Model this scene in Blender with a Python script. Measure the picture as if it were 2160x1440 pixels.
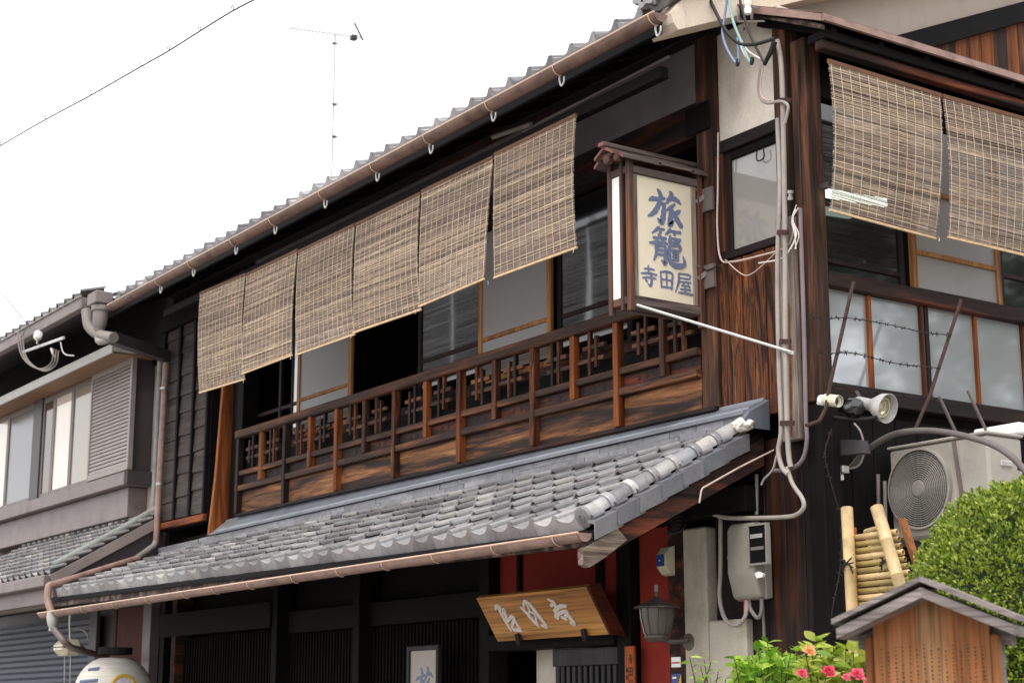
import bpy, bmesh, math, random
from mathutils import Vector, Matrix, noise
R = math.radians
rnd = random.Random(7)

# ------------------------------------------------------------------ camera, sky, sun, exposure
scn = bpy.context.scene
for o in list(bpy.data.objects):
    bpy.data.objects.remove(o)
CAM = Vector((7.59, -7.25, 1.55)); PITCH = R(12.5); YAW = R(55.8); FPX = 3563.0
cd = bpy.data.cameras.new('camera'); cam = bpy.data.objects.new('camera', cd)
scn.collection.objects.link(cam); scn.camera = cam
cam.location = CAM; cam.rotation_euler = (R(90) + PITCH, 0, YAW)
cd.sensor_width = 36; cd.lens = 36 * FPX / 2160; cd.clip_end = 2000; cd.clip_start = .05
cd.dof.use_dof = True; cd.dof.focus_distance = 11.0; cd.dof.aperture_fstop = 4.0
w = bpy.data.worlds.new('World'); scn.world = w; w.use_nodes = True
wn = w.node_tree.nodes; wl = w.node_tree.links; wn.clear()
sky = wn.new('ShaderNodeTexSky'); sky.sky_type = 'NISHITA'; sky.sun_disc = False
SUN_EL, SUN_AZ = R(58), R(150)
sky.sun_elevation = SUN_EL; sky.sun_rotation = SUN_AZ
cloud = wn.new('ShaderNodeMixRGB'); cloud.inputs[0].default_value = .88
cloud.inputs[2].default_value = (10.0, 10.0, 10.1, 1)          # even overcast cloud layer
bgn = wn.new('ShaderNodeBackground'); bgn.inputs[1].default_value = .115
wo = wn.new('ShaderNodeOutputWorld')
wl.new(sky.outputs[0], cloud.inputs[1]); wl.new(cloud.outputs[0], bgn.inputs[0]); wl.new(bgn.outputs[0], wo.inputs[0])
sd = bpy.data.lights.new('sun', 'SUN'); sun = bpy.data.objects.new('sun', sd); scn.collection.objects.link(sun)
sd.energy = 1.2; sd.angle = R(18); sd.color = (1, .96, .9)
# sun stands in front of the facade (towards -y), a little to the right
sdir = Vector((math.sin(R(35)) * math.cos(SUN_EL), -math.cos(R(35)) * math.cos(SUN_EL), math.sin(SUN_EL)))
sun.rotation_euler = sdir.to_track_quat('Z', 'Y').to_euler()
sky.sun_rotation = math.atan2(sdir.x, sdir.y)
vs = scn.view_settings; vs.view_transform = 'Standard'; vs.look = 'None'; vs.exposure = .85; vs.gamma = 1
scn.cycles.use_denoising = True
scn.cycles.max_bounces = 8

# ------------------------------------------------------------------ surveying helper: a sight line met with a known plane
FW = Vector((-math.sin(YAW) * math.cos(PITCH), math.cos(YAW) * math.cos(PITCH), math.sin(PITCH)))
RT = Vector((math.cos(YAW), math.sin(YAW), 0)); UP = RT.cross(FW)
def at(x, y, X=None, Y=None, Z=None, D=None):
    d = FW * FPX + RT * (x - 1080) + UP * (720 - y)
    if X is not None: t = (X - CAM.x) / d.x
    elif Y is not None: t = (Y - CAM.y) / d.y
    elif Z is not None: t = (Z - CAM.z) / d.z
    else: t = D / math.hypot(d.x, d.y)
    return CAM + d * t

# ------------------------------------------------------------------ mesh helpers
class MB:
    def __init__(s): s.v = []; s.f = []
    def add(s, vs_, fs):
        n = len(s.v); s.v += [tuple(q) for q in vs_]; s.f += [tuple(i + n for i in q) for q in fs]; return s
    def box(s, x0, x1, y0, y1, z0, z1):
        return s.add([(x0,y0,z0),(x1,y0,z0),(x1,y1,z0),(x0,y1,z0),(x0,y0,z1),(x1,y0,z1),(x1,y1,z1),(x0,y1,z1)],
              [(0,3,2,1),(4,5,6,7),(0,1,5,4),(1,2,6,5),(2,3,7,6),(3,0,4,7)])
    def bbox(s, x0, x1, y0, y1, z0, z1, b=.006):
        """box with chamfered long edges"""
        bm = bmesh.new(); bmesh.ops.create_cube(bm, size=1)
        for q in bm.verts:
            q.co = Vector((x0 + (q.co.x + .5) * (x1 - x0), y0 + (q.co.y + .5) * (y1 - y0), z0 + (q.co.z + .5) * (z1 - z0)))
        bmesh.ops.bevel(bm, geom=list(bm.edges), offset=b, segments=1, affect='EDGES')
        bm.verts.index_update(); s.add([q.co for q in bm.verts], [[q.index for q in f.verts] for f in bm.faces]); bm.free(); return s
    def beam(s, p, q, wd, ht, up=(0, 0, 1)):
        p = Vector(p); q = Vector(q); d = (q - p).normalized(); u = Vector(up)
        a = d.cross(u); a = (a if a.length > 1e-6 else d.cross(Vector((1, 0, 0)))).normalized() * wd / 2
        b = a.cross(d).normalized() * ht / 2
        return s.add([p-a-b, p+a-b, p+a+b, p-a+b, q-a-b, q+a-b, q+a+b, q-a+b],
              [(0,1,2,3),(7,6,5,4),(0,4,5,1),(1,5,6,2),(2,6,7,3),(3,7,4,0)])
    def tube(s, pts, r, n=8, cap=True, r1=None):
        pts = [Vector(q) for q in pts]; m = len(pts); base = len(s.v)
        nrm = None
        for i, q in enumerate(pts):
            d = (pts[min(i+1, m-1)] - pts[max(i-1, 0)])
            d = d.normalized() if d.length > 1e-9 else Vector((0, 0, 1))
            if nrm is None:
                nrm = d.cross(Vector((0, 0, 1))); nrm = (nrm if nrm.length > 1e-3 else d.cross(Vector((1, 0, 0)))).normalized()
            else:
                nrm = (nrm - d * nrm.dot(d)); nrm = (nrm if nrm.length > 1e-6 else d.orthogonal()).normalized()
            bn = d.cross(nrm)
            rr = r if r1 is None else r + (r1 - r) * i / (m - 1)
            for k in range(n):
                a = 2 * math.pi * k / n
                s.v.append(tuple(q + (nrm * math.cos(a) + bn * math.sin(a)) * rr))
        for i in range(m - 1):
            for k in range(n):
                a = base + i * n + k; b = base + i * n + (k + 1) % n
                s.f.append((a, b, b + n, a + n))
        if cap:
            s.f.append(tuple(base + k for k in reversed(range(n)))); s.f.append(tuple(base + (m - 1) * n + k for k in range(n)))
        return s
    def prism(s, poly, ext):
        """closed polygon (3-d points) pushed along ext"""
        e = Vector(ext); n = len(poly); p = [Vector(q) for q in poly]
        return s.add(p + [q + e for q in p], [tuple(range(n))] + [tuple(range(2 * n - 1, n - 1, -1))] +
              [(i, i + n, (i + 1) % n + n, (i + 1) % n) for i in range(n)])
    def lathe(s, prof, c, axis=(0, 0, 1), n=20, x=None):
        ax = Vector(axis).normalized(); u = ax.orthogonal().normalized() if x is None else Vector(x); v_ = ax.cross(u); c = Vector(c)
        base = len(s.v)
        for r, h in prof:
            for k in range(n):
                a = 2 * math.pi * k / n; s.v.append(tuple(c + ax * h + (u * math.cos(a) + v_ * math.sin(a)) * r))
        for i in range(len(prof) - 1):
            for k in range(n):
                a = base + i * n + k; b = base + i * n + (k + 1) % n; s.f.append((a, b, b + n, a + n))
        return s
    def mesh(s, name, smooth=False):
        me = bpy.data.meshes.new(name); me.from_pydata(s.v, [], s.f); me.update()
        if smooth:
            bm = bmesh.new(); bm.from_mesh(me); bmesh.ops.recalc_face_normals(bm, faces=bm.faces)
            for f in bm.faces: f.smooth = True
            for e in bm.edges:
                if len(e.link_faces) == 2 and e.calc_face_angle(0) > R(38): e.smooth = False
            bm.to_mesh(me); bm.free()
        else:
            bm = bmesh.new(); bm.from_mesh(me); bmesh.ops.recalc_face_normals(bm, faces=bm.faces); bm.to_mesh(me); bm.free()
        return me
    def build(s, name, mat, parent=None, smooth=False, **kw):
        return link(name, s.mesh(name, smooth), mat, parent, **kw)
def link(name, me, mat=None, parent=None, M=None, **kw):
    o = bpy.data.objects.new(name, me); scn.collection.objects.link(o)
    if mat is not None and me is not None and not me.materials: me.materials.append(mat)
    if M is not None: o.matrix_world = M
    if parent is not None: setpar(o, parent)
    for k, v in kw.items(): o[k] = v
    return o
WORLD = {}
def setpar(o, p):
    o.parent = p
    o.matrix_parent_inverse = WORLD[p.name].inverted() if p.name in WORLD else p.matrix_basis.inverted()
def thing(name, loc, label, cat, group=None, M=None):
    o = bpy.data.objects.new(name, None); scn.collection.objects.link(o); o.empty_display_size = .1
    o.location = loc; WORLD[o.name] = Matrix.Translation(Vector(loc))
    o['label'] = label; o['category'] = cat
    if group: o['group'] = group
    return o
def tag(o, label, cat, group=None):
    o['label'] = label; o['category'] = cat
    if group: o['group'] = group
    return o
def curve(pts, n=8):
    pts = [Vector(q) for q in pts]; out = []
    P_ = [pts[0] * 2 - pts[1]] + pts + [pts[-1] * 2 - pts[-2]]
    for i in range(1, len(P_) - 2):
        a, b, c, d = P_[i-1:i+3]
        for k in range(n):
            t = k / n
            out.append(.5 * ((2*b) + (c-a)*t + (2*a-5*b+4*c-d)*t*t + (3*b-a-3*c+d)*t**3))
    return out + [pts[-1]]
def round_path(pts, r=.05, n=4):
    pts = [Vector(q) for q in pts]; out = [pts[0]]
    for a, b, c in zip(pts, pts[1:], pts[2:]):
        u = (a - b); v = (c - b); k = min(r, u.length * .45, v.length * .45); u = u.normalized() * k; v = v.normalized() * k
        for i in range(n + 1):
            t = i / n; out.append((b + u) * (1-t)**2 + b * 2 * t * (1-t) + (b + v) * t * t)
    return out + [pts[-1]]

# ------------------------------------------------------------------ materials
def c(h):
    h = h.lstrip('#'); v = [int(h[i:i+2], 16) / 255 for i in (0, 2, 4)]
    return tuple(((x + .055) / 1.055) ** 2.4 if x > .04045 else x / 12.92 for x in v) + (1,)
def newmat(name):
    m = bpy.data.materials.new(name); m.use_nodes = True; nt = m.node_tree
    return m, nt, nt.nodes['Principled BSDF']
def ramp(nt, src, stops, interp='LINEAR'):
    r = nt.nodes.new('ShaderNodeValToRGB'); nt.links.new(src, r.inputs[0]); el = r.color_ramp.elements; r.color_ramp.interpolation = interp
    while len(el) < len(stops): el.new(.5)
    for e, (p, col) in zip(el, stops): e.position = p; e.color = col if len(col) == 4 else tuple(col) + (1,)
    return r.outputs[0]
def coords(nt, scale, rand=True, kind='Object'):
    tc = nt.nodes.new('ShaderNodeTexCoord'); mp = nt.nodes.new('ShaderNodeMapping'); mp.inputs['Scale'].default_value = scale
    if rand:
        oi = nt.nodes.new('ShaderNodeObjectInfo'); mu = nt.nodes.new('ShaderNodeMath'); mu.operation = 'MULTIPLY'; mu.inputs[1].default_value = 37.
        nt.links.new(oi.outputs['Random'], mu.inputs[0]); va = nt.nodes.new('ShaderNodeVectorMath'); va.operation = 'ADD'
        nt.links.new(tc.outputs[kind], va.inputs[0]); nt.links.new(mu.outputs[0], va.inputs[1]); nt.links.new(va.outputs[0], mp.inputs[0])
    else: nt.links.new(tc.outputs[kind], mp.inputs[0])
    return mp.outputs[0]
def noisen(nt, vec, scale, detail=5, rough=.6, dist=0):
    n = nt.nodes.new('ShaderNodeTexNoise'); n.inputs['Scale'].default_value = scale; n.inputs['Detail'].default_value = detail
    n.inputs['Roughness'].default_value = rough; n.inputs['Distortion'].default_value = dist; nt.links.new(vec, n.inputs['Vector']); return n.outputs['Fac']
def mixc(nt, a, b, fac, mode='MULTIPLY'):
    m = nt.nodes.new('ShaderNodeMixRGB'); m.blend_type = mode
    for i, q in ((1, a), (2, b)):
        if isinstance(q, tuple): m.inputs[i].default_value = q
        else: nt.links.new(q, m.inputs[i])
    if isinstance(fac, float): m.inputs[0].default_value = fac
    else: nt.links.new(fac, m.inputs[0])
    return m.outputs[0]
def bump(nt, bs, src, st=.3, dist=.01):
    b = nt.nodes.new('ShaderNodeBump'); b.inputs['Strength'].default_value = st; b.inputs['Distance'].default_value = dist
    nt.links.new(src, b.inputs['Height']); nt.links.new(b.outputs[0], bs.inputs['Normal'])
def wood(name, stops, axis='Z', scale=1., rough=.68, bst=.5, spec=.25):
    m, nt, bs = newmat(name)
    def sc(a, l): return tuple(l if ax == axis else a for ax in 'XYZ')
    v = coords(nt, sc(7 * scale, .55 * scale)); n1 = noisen(nt, v, 1, 7, .62, .6)
    v2 = coords(nt, sc(85 * scale, 2.2 * scale)); n2 = noisen(nt, v2, 1, 4, .6, .3)
    col = ramp(nt, n1, stops)
    g = ramp(nt, n2, [(.3, (.42, .40, .40)), (.5, (1, 1, 1)), (.72, (1.35, 1.3, 1.25))])
    nt.links.new(mixc(nt, col, g, 1.), bs.inputs['Base Color'])
    bs.inputs['Roughness'].default_value = rough; bs.inputs['Specular IOR Level'].default_value = spec
    bump(nt, bs, n2, bst, .004); return m
def flat(name, col, rough=.5, metal=0., var=.18, nscale=9., bst=.0, spec=.5, randv=0.):
    m, nt, bs = newmat(name); v = coords(nt, (1, 1, 1)); n = noisen(nt, v, nscale, 6, .65)
    g = ramp(nt, n, [(.25, (1 - var*1.6,) * 3), (.5, (1, 1, 1)), (.78, (1 + var,) * 3)])
    cc = mixc(nt, col, g, 1.)
    if randv:
        oi = nt.nodes.new('ShaderNodeObjectInfo'); rr = ramp(nt, oi.outputs['Random'], [(0, (1 - randv,) * 3), (1, (1 + randv,) * 3)]); cc = mixc(nt, cc, rr, 1.)
    nt.links.new(cc, bs.inputs['Base Color'])
    bs.inputs['Roughness'].default_value = rough; bs.inputs['Metallic'].default_value = metal; bs.inputs['Specular IOR Level'].default_value = spec
    if bst: bump(nt, bs, noisen(nt, v, nscale * 8, 5, .6), bst, .004)
    return m
M = {}
CH = [(.28, c('#120d0b')), (.45, c('#291912')), (.56, c('#4c2a18')), (.66, c('#855026')), (.8, c('#b37c4a'))]
CHD = [(.3, c('#0a0706')), (.52, c('#1d1210')), (.66, c('#43210f')), (.82, c('#8a441a'))]
for ax in 'XYZ':
    M['char' + ax] = wood('charred_cedar_' + ax, CH, ax, 1.1)
    M['dark' + ax] = wood('dark_timber_' + ax, CHD, ax, 1.)
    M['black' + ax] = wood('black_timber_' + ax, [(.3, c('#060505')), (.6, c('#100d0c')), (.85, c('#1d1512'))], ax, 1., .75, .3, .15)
M['streak'] = wood('streaked_cedar', [(.30, c('#120d0b')), (.43, c('#2b1a12')), (.5, c('#6a3a1e')), (.55, c('#2c1910')), (.62, c('#8a552e')), (.70, c('#412314')), (.85, c('#a27850'))], 'Z', 2.3, .75, .8)
M['rail'] = wood('rail_timber', [(.28, c('#1d1410')), (.48, c('#3d281d')), (.62, c('#6a4229')), (.78, c('#a3713f'))], 'X', 1.5)
M['panel'] = wood('panel_timber', [(.30, c('#17120f')), (.44, c('#2f2018')), (.51, c('#5f3d25')), (.60, c('#8a5c36')), (.70, c('#a3754a')), (.88, c('#6a4528'))], 'X', 1.6)
M['bird_panel'] = wood('frieze_timber', [(.3, c('#150f0d')), (.55, c('#2c1a14')), (.7, c('#7a3317')), (.85, c('#a3461f'))], 'X', 1.4)
M['frame_tan'] = wood('tan_window_timber', [(.3, c('#5d3a20')), (.55, c('#9a6a3c')), (.8, c('#b98a58'))], 'Z', 1.2)
M['orangeZ'] = wood('orange_cedar_Z', [(.28, c('#2a150d')), (.42, c('#653315')), (.58, c('#8c4d20')), (.8, c('#a5683a'))], 'Z', 1.5)
M['orangeX'] = wood('orange_cedar_X', [(.3, c('#3a1a0c')), (.5, c('#8a4718')), (.75, c('#bd7232'))], 'X', 1.)
M['greyZ'] = wood('weathered_grey_timber_Z', [(.3, c('#4d423d')), (.5, c('#84776f')), (.7, c('#a3968c'))], 'Z', 2.2, .8, .9)
M['greyY'] = wood('weathered_grey_timber_Y', [(.3, c('#191311')), (.48, c('#3a2c26')), (.6, c('#6a5a50')), (.8, c('#8d7c70'))], 'Y', 1.3, .8, .7)
M['brownZ'] = wood('worn_brown_timber', [(.28, c('#1a1310')), (.46, c('#36251d')), (.6, c('#573828')), (.74, c('#7d5238')), (.88, c('#9a7656'))], 'Z', 1.7, .78, .7)
M['tipwood'] = wood('bleached_timber_tip', [(.3, c('#3a302a')), (.46, c('#6e6056')), (.62, c('#9a8a7c')), (.8, c('#b3a496'))], 'Y', 2., .85, .9)
M['barge'] = wood('bargeboard_timber', [(.3, c('#140d0b')), (.5, c('#30201a')), (.62, c('#64321f')), (.8, c('#995232'))], 'Y', 1.3, .75, .6)
M['signwood'] = wood('sign_frame_timber', [(.25, c('#2b201d')), (.5, c('#4e3c36')), (.66, c('#7a4428')), (.85, c('#8f7b70'))], 'Z', 1.6, .7, .7)
M['signroof'] = wood('sign_roof_timber', [(.3, c('#3b312f')), (.55, c('#6a5d58')), (.8, c('#8f827b'))], 'Y', 1.4, .8, .6)
M['redend'] = flat('red_painted_edge', c('#76403f'), .7, 0, .3)
M['plaque'] = wood('plaque_keyaki', [(.28, c('#7a4a20')), (.5, c('#b07a3e')), (.65, c('#c28d4e')), (.85, c('#cf9f62'))], 'X', .55, .5, .12, .35)
M['notice'] = wood('notice_board_timber', [(.25, c('#54301c')), (.42, c('#7c4a28')), (.52, c('#8f5d38')), (.64, c('#94704f')), (.8, c('#a48c72'))], 'Z', .8, .75, .35)
M['noticeroof'] = wood('notice_roof_timber', [(.3, c('#5f5855')), (.55, c('#857c78')), (.8, c('#a39a94'))], 'X', 1.2, .8, .3)
M['plate_orange'] = wood('nameplate_timber', [(.3, c('#7c3413')), (.55, c('#a9511d')), (.8, c('#bb652c'))], 'Z', 1., .6, .2)
M['bamboo'] = flat('bamboo', c('#c0a477'), .42, 0, .28, 11, .1, .5, .16)
M['bamboo_green'] = flat('bamboo_olive', c('#a18a55'), .42, 0, .3, 11, .1, .5, .2)
M['node'] = flat('bamboo_node', c('#a67f45'), .5)
M['cord'] = flat('black_cord', c('#0c0b0b'), .8)
def plaster(name, col, stain, amt=.5, sc=2.2):
    m, nt, bs = newmat(name); v = coords(nt, (1, 1, .45), False); n = noisen(nt, v, sc, 7, .65)
    col2 = ramp(nt, n, [(.3, stain), (.3 + amt * .5, col), (1, col)]); fine = noisen(nt, coords(nt, (1, 1, 1), False), 140, 4, .6)
    nt.links.new(mixc(nt, col2, ramp(nt, fine, [(.35, (.86, .85, .84)), (.6, (1.03, 1.03, 1.03))]), 1.), bs.inputs['Base Color'])
    bs.inputs['Roughness'].default_value = .9; bs.inputs['Specular IOR Level'].default_value = .2; bump(nt, bs, fine, .35, .004); return m
M['plaster'] = plaster('cream_plaster', c('#e8ded2'), c('#c2b5a6'))
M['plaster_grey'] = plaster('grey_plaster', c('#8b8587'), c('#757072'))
M['verge'] = plaster('verge_plaster', c('#dccbb8'), c('#a19385'), .25, 5)
M['soffit'] = plaster('shaded_gable_plaster', c('#b9aca0'), c('#a2968c'), .4)  # darker copy of the verge plaster, the verge's shade put into the colour
M['concrete'] = plaster('concrete_render', c('#bdb5a6'), c('#969082'), .5, 3)
M['red'] = plaster('red_ochre_plaster', c('#93342a'), c('#7a2a22'), .4)
M['lilac'] = plaster('pale_mauve_render', c('#b3a19b'), c('#978782'), .3)
def tile_mat(name, lo, hi, rough, m1=c('#757374'), m2=c('#8d8b8a'), m3=c('#7e7f84')):
    m, nt, bs = newmat(name); oi = nt.nodes.new('ShaderNodeObjectInfo')
    rc = ramp(nt, oi.outputs['Random'], [(0, lo), (.3, m1), (.55, m2), (.8, m3), (1, hi)])
    v = coords(nt, (1, 1, 1)); n = noisen(nt, v, 14, 7, .7); n2 = noisen(nt, v, 60, 5, .7)
    cc = mixc(nt, rc, ramp(nt, n, [(.25, (.62, .6, .58)), (.5, (1, 1, 1)), (.75, (1.22, 1.2, 1.17))]), 1.)
    cc = mixc(nt, cc, c('#b7aea2'), ramp(nt, n2, [(.62, (0, 0, 0)), (.75, (.55, .55, .55))]), 'MIX')
    ge = nt.nodes.new('ShaderNodeNewGeometry'); big = noisen(nt, ge.outputs['Position'], 1.7, 6, .7); spot = noisen(nt, ge.outputs['Position'], 34, 6, .75)
    cc = mixc(nt, cc, ramp(nt, big, [(.32, (.68, .67, .66)), (.5, (1, 1, 1)), (.68, (1.18, 1.17, 1.15))]), 1.)
    cc = mixc(nt, cc, c('#4a463e'), ramp(nt, spot, [(.60, (0, 0, 0)), (.74, (.45, .45, .45))]), 'MIX')
    nt.links.new(cc, bs.inputs['Base Color']); nt.links.new(ramp(nt, n, [(.3, (rough + .16,) * 3), (.7, (rough - .06,) * 3)]), bs.inputs['Roughness'])
    bs.inputs['Specular IOR Level'].default_value = .8; bump(nt, bs, n2, .18, .003); return m
M['tile'] = tile_mat('smoked_roof_tile', c('#6f6d70'), c('#b3afab'), .32, c('#807e7f'), c('#9c9998'), c('#8b8c90'))
M['tile_dark'] = tile_mat('dark_smoked_tile', c('#56555a'), c('#77757a'), .42, c('#5f5e62'), c('#6a696c'), c('#606268'))
M['tile_far'] = tile_mat('pale_roof_tile', c('#8f8987'), c('#b5ada8'), .5)
M['mortar'] = flat('mortar', c('#a59b88'), .9, 0, .3, 20, .4)
M['white_mortar'] = flat('white_mortar', c('#e6dfd6'), .9, 0, .2, 25, .6)
M['flash'] = flat('blue_grey_sheet_metal', c('#868b92'), .36, .3, .22, 3)
M['flashd'] = flat('blue_grey_sheet_metal_edge', c('#6f757d'), .4, .35, .12, 3)
M['gutter_brown'] = flat('brown_gutter', c('#705549'), .55, 0, .42, 7, .2)
M['gutter_pink'] = flat('pinkish_brown_gutter', c('#8f7267'), .55, 0, .34, 8, .15)
M['gutter_lip'] = flat('pale_gutter_lip', c('#c4a48d'), .4)
M['steel'] = flat('galvanised_steel', c('#a8a6a6'), .38, .7, .15)
M['steelw'] = flat('pale_steel', c('#b9b5b2'), .42, .25, .2)
M['iron'] = flat('rusty_iron', c('#402622'), .75, .2, .4, 25, .4)
M['wire'] = flat('dark_wire', c('#2a2220'), .6, .4)
M['pipe_grey'] = flat('grey_conduit', c('#9d938c'), .55, 0, .2, 4)
M['pipe_dim'] = flat('dull_grey_conduit', c('#7c746f'), .6, 0, .2, 4)
M['hose_dark'] = flat('dull_hose', c('#655e59'), .65, 0, .25, 5)
M['pipe_mauve'] = flat('mauve_conduit', c('#75666a'), .55, 0, .2, 4)
M['cable_black'] = flat('black_cable', c('#171515'), .6)
M['cable_blue'] = flat('blue_cable', c('#7f8fae'), .6)
M['cable_teal'] = flat('teal_cable', c('#86a9a6'), .6)
M['cable_white'] = flat('white_cable', c('#ddd6cf'), .5)
M['cable_pink'] = flat('beige_cable', c('#c0aaa0'), .5)
M['cable_red'] = flat('red_cable', c('#d0354f'), .5)
M['meter'] = flat('meter_box_grey', c('#908a80'), .5, 0, .12, 5)
M['ac'] = flat('ac_casing', c('#a09a91'), .5, 0, .18, 3)
M['acd'] = flat('ac_grille', c('#8b867f'), .5)
M['dark'] = flat('very_dark', c('#0b0a0a'), .8)
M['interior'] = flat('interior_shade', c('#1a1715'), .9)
M['shutter'] = flat('grey_shutter', c('#8f8580'), .5, .2, .16, 4)
M['shutterd'] = flat('slate_shutter', c('#4b5260'), .55, .1, .1)
M['trim'] = flat('brown_metal_trim', c('#726663'), .5, .1, .22, 4)
M['trimd'] = flat('dark_metal_trim', c('#3f393b'), .5, .1, .1)
M['hood'] = flat('pale_hood_metal', c('#aaa6a0'), .45, .1, .1)
M['brick'] = flat('dark_red_board', c('#4d1c13'), .8, 0, .25)
M['white'] = flat('white_acrylic', c('#f2efe9'), .4, 0, .03)
M['cream'] = flat('cream_acrylic', c('#e6dac2'), .45, 0, .04, 3)
M['ink'] = flat('blue_grey_paint', c('#6b7592'), .6, 0, .22, 22)
M['inkd'] = flat('black_ink', c('#191614'), .7)
M['relief'] = flat('white_relief', c('#d8cdc6'), .6, 0, .06)
M['paper'] = flat('lantern_paper', c('#e8e1d6'), .8, 0, .05)
M['yellow'] = flat('yellow_paint', c('#e0b420'), .6)
M['lilacp'] = flat('lilac_paint', c('#c9bfd6'), .6)
M['bluep'] = flat('blue_plastic', c('#1f2f78'), .4)
M['creamp'] = flat('cream_plastic', c('#cfc9ac'), .45)
M['copper'] = flat('brown_bronze', c('#5a524c'), .5, .4, .25)
M['verdigris'] = flat('verdigris_pipe', c('#84877f'), .6, 0, .25, 6)
M['frost'] = flat('frosted_glass', c('#8a8684'), .35, 0, .03, 1.5)
M['frostd'] = flat('grey_blind_glass', c('#6f6c69'), .4, 0, .05, 1.5)
def glass(name, col, refl=.5, rough=.03):
    m, nt, bs = newmat(name); bs.inputs['Base Color'].default_value = col; bs.inputs['Roughness'].default_value = rough
    bs.inputs['Specular IOR Level'].default_value = refl; bs.inputs['IOR'].default_value = 1.52
    n = noisen(nt, coords(nt, (1, 1, 1)), 2.5, 2); bump(nt, bs, n, .006, .02); return m
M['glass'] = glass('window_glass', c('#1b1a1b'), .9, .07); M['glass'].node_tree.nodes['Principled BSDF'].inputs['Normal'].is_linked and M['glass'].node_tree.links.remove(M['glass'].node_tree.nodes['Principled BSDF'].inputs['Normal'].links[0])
M['glass_pale'] = glass('frosted_side_glass', c('#aeb2b4'), .9, .07); M['glass_pale'].node_tree.nodes['Principled BSDF'].inputs['Metallic'].default_value = .42
M['glass_clear'] = glass('reflecting_glass', c('#8f8b86'), .9, .05)
m, nt, bs = newmat('lamp_glow'); bs.inputs['Emission Color'].default_value = (.8, 1, .85, 1); bs.inputs['Emission Strength'].default_value = 1.4; M['glow'] = m
# reed blind: each slat carries its own tone, noise adds grain along it
m, nt, bs = newmat('reed_slats'); at_ = nt.nodes.new('ShaderNodeAttribute'); at_.attribute_name = 'tone'
rc = ramp(nt, at_.outputs['Fac'], [(0, c('#64554d')), (.35, c('#907f75')), (.7, c('#b8a594')), (1, c('#dfcbb0'))])
g = noisen(nt, coords(nt, (9, 9, 230)), 1, 4, .65); g2 = noisen(nt, coords(nt, (1.6, 1.6, 1.6)), 1.5, 4)
cc = mixc(nt, rc, ramp(nt, g, [(.3, (.42, .39, .37)), (.5, (.95, .95, .95)), (.7, (1.6, 1.55, 1.42))]), 1.)
cc = mixc(nt, cc, ramp(nt, g2, [(.3, (.82, .8, .8)), (.7, (1.12, 1.08, 1.02))]), 1.)
nt.links.new(cc, bs.inputs['Base Color']); bs.inputs['Roughness'].default_value = .7; M['reed'] = m
M['reed_bar'] = flat('reed_hem', c('#c9ab84'), .7, 0, .2, 20)
M['reed_head'] = flat('reed_head_bar', c('#5f3c20'), .7, 0, .25, 12)
M['string'] = flat('blind_string', c('#cdbfa9'), .8)
def leafm(name, stops, trans=.35, rough=.4):
    m, nt, bs = newmat(name); oi = nt.nodes.new('ShaderNodeObjectInfo'); at2 = nt.nodes.new('ShaderNodeAttribute'); at2.attribute_name = 'tone'
    ad = nt.nodes.new('ShaderNodeMath'); ad.operation = 'ADD'; nt.links.new(oi.outputs['Random'], ad.inputs[0]); nt.links.new(at2.outputs['Fac'], ad.inputs[1])
    fr = nt.nodes.new('ShaderNodeMath'); fr.operation = 'FRACT'; nt.links.new(ad.outputs[0], fr.inputs[0])
    col = ramp(nt, fr.outputs[0], stops); nt.links.new(col, bs.inputs['Base Color']); bs.inputs['Roughness'].default_value = rough
    tr = nt.nodes.new('ShaderNodeBsdfTranslucent'); nt.links.new(col, tr.inputs[0]); mx = nt.nodes.new('ShaderNodeMixShader'); mx.inputs[0].default_value = trans
    out = nt.nodes['Material Output']; nt.links.new(bs.outputs[0], mx.inputs[1]); nt.links.new(tr.outputs[0], mx.inputs[2]); nt.links.new(mx.outputs[0], out.inputs[0]); return m
M['hedge'] = leafm('clipped_hedge_leaf', [(0, c('#3a4d17')), (.35, c('#647c24')), (.7, c('#94a536')), (1, c('#bdc65e'))])
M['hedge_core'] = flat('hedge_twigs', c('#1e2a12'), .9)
M['leaf'] = leafm('bright_green_leaf', [(0, c('#4f7c22')), (.4, c('#78a52f')), (.8, c('#a3c240')), (1, c('#b9cf62'))])
M['leaf_cam'] = leafm('yellow_green_camellia_leaf', [(0, c('#6d8a2c')), (.4, c('#98ad3c')), (.8, c('#bcc452')), (1, c('#d0d27a'))])
M['stem'] = flat('brown_stem', c('#4a3a2a'), .9)
M['petal'] = leafm('pink_petal', [(0, c('#c8284a')), (.5, c('#e05a74')), (1, c('#ee9a94'))], .3, .5)
M['petal_o'] = leafm('salmon_petal', [(0, c('#d0552f')), (.5, c('#e58a56')), (1, c('#eeb184'))], .3, .5)
M['stamen'] = flat('yellow_stamen', c('#d8b040'), .7)

# ------------------------------------------------------------------ ground
mb = MB(); S = 400; mb.add([(-S,-S,0),(S,-S,0),(S,S,0),(-S,S,0)], [(0,1,2,3)])
g = mb.build('ground', flat('street_paving', c('#85817a'), .9, 0, .2, 3), kind='structure'); g['label'] = 'pale paved street in front of the inn'


# ================================================================== THE INN
inn = thing('inn_building', (-4.8, 0, 0), 'two-storey dark timber inn with tiled pent roof and latticed upper railing', 'building')
def bx(name, mat, parent, *b, bev=.005):
    return MB().bbox(*b, b=bev).build(name, M[mat], parent)

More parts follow.
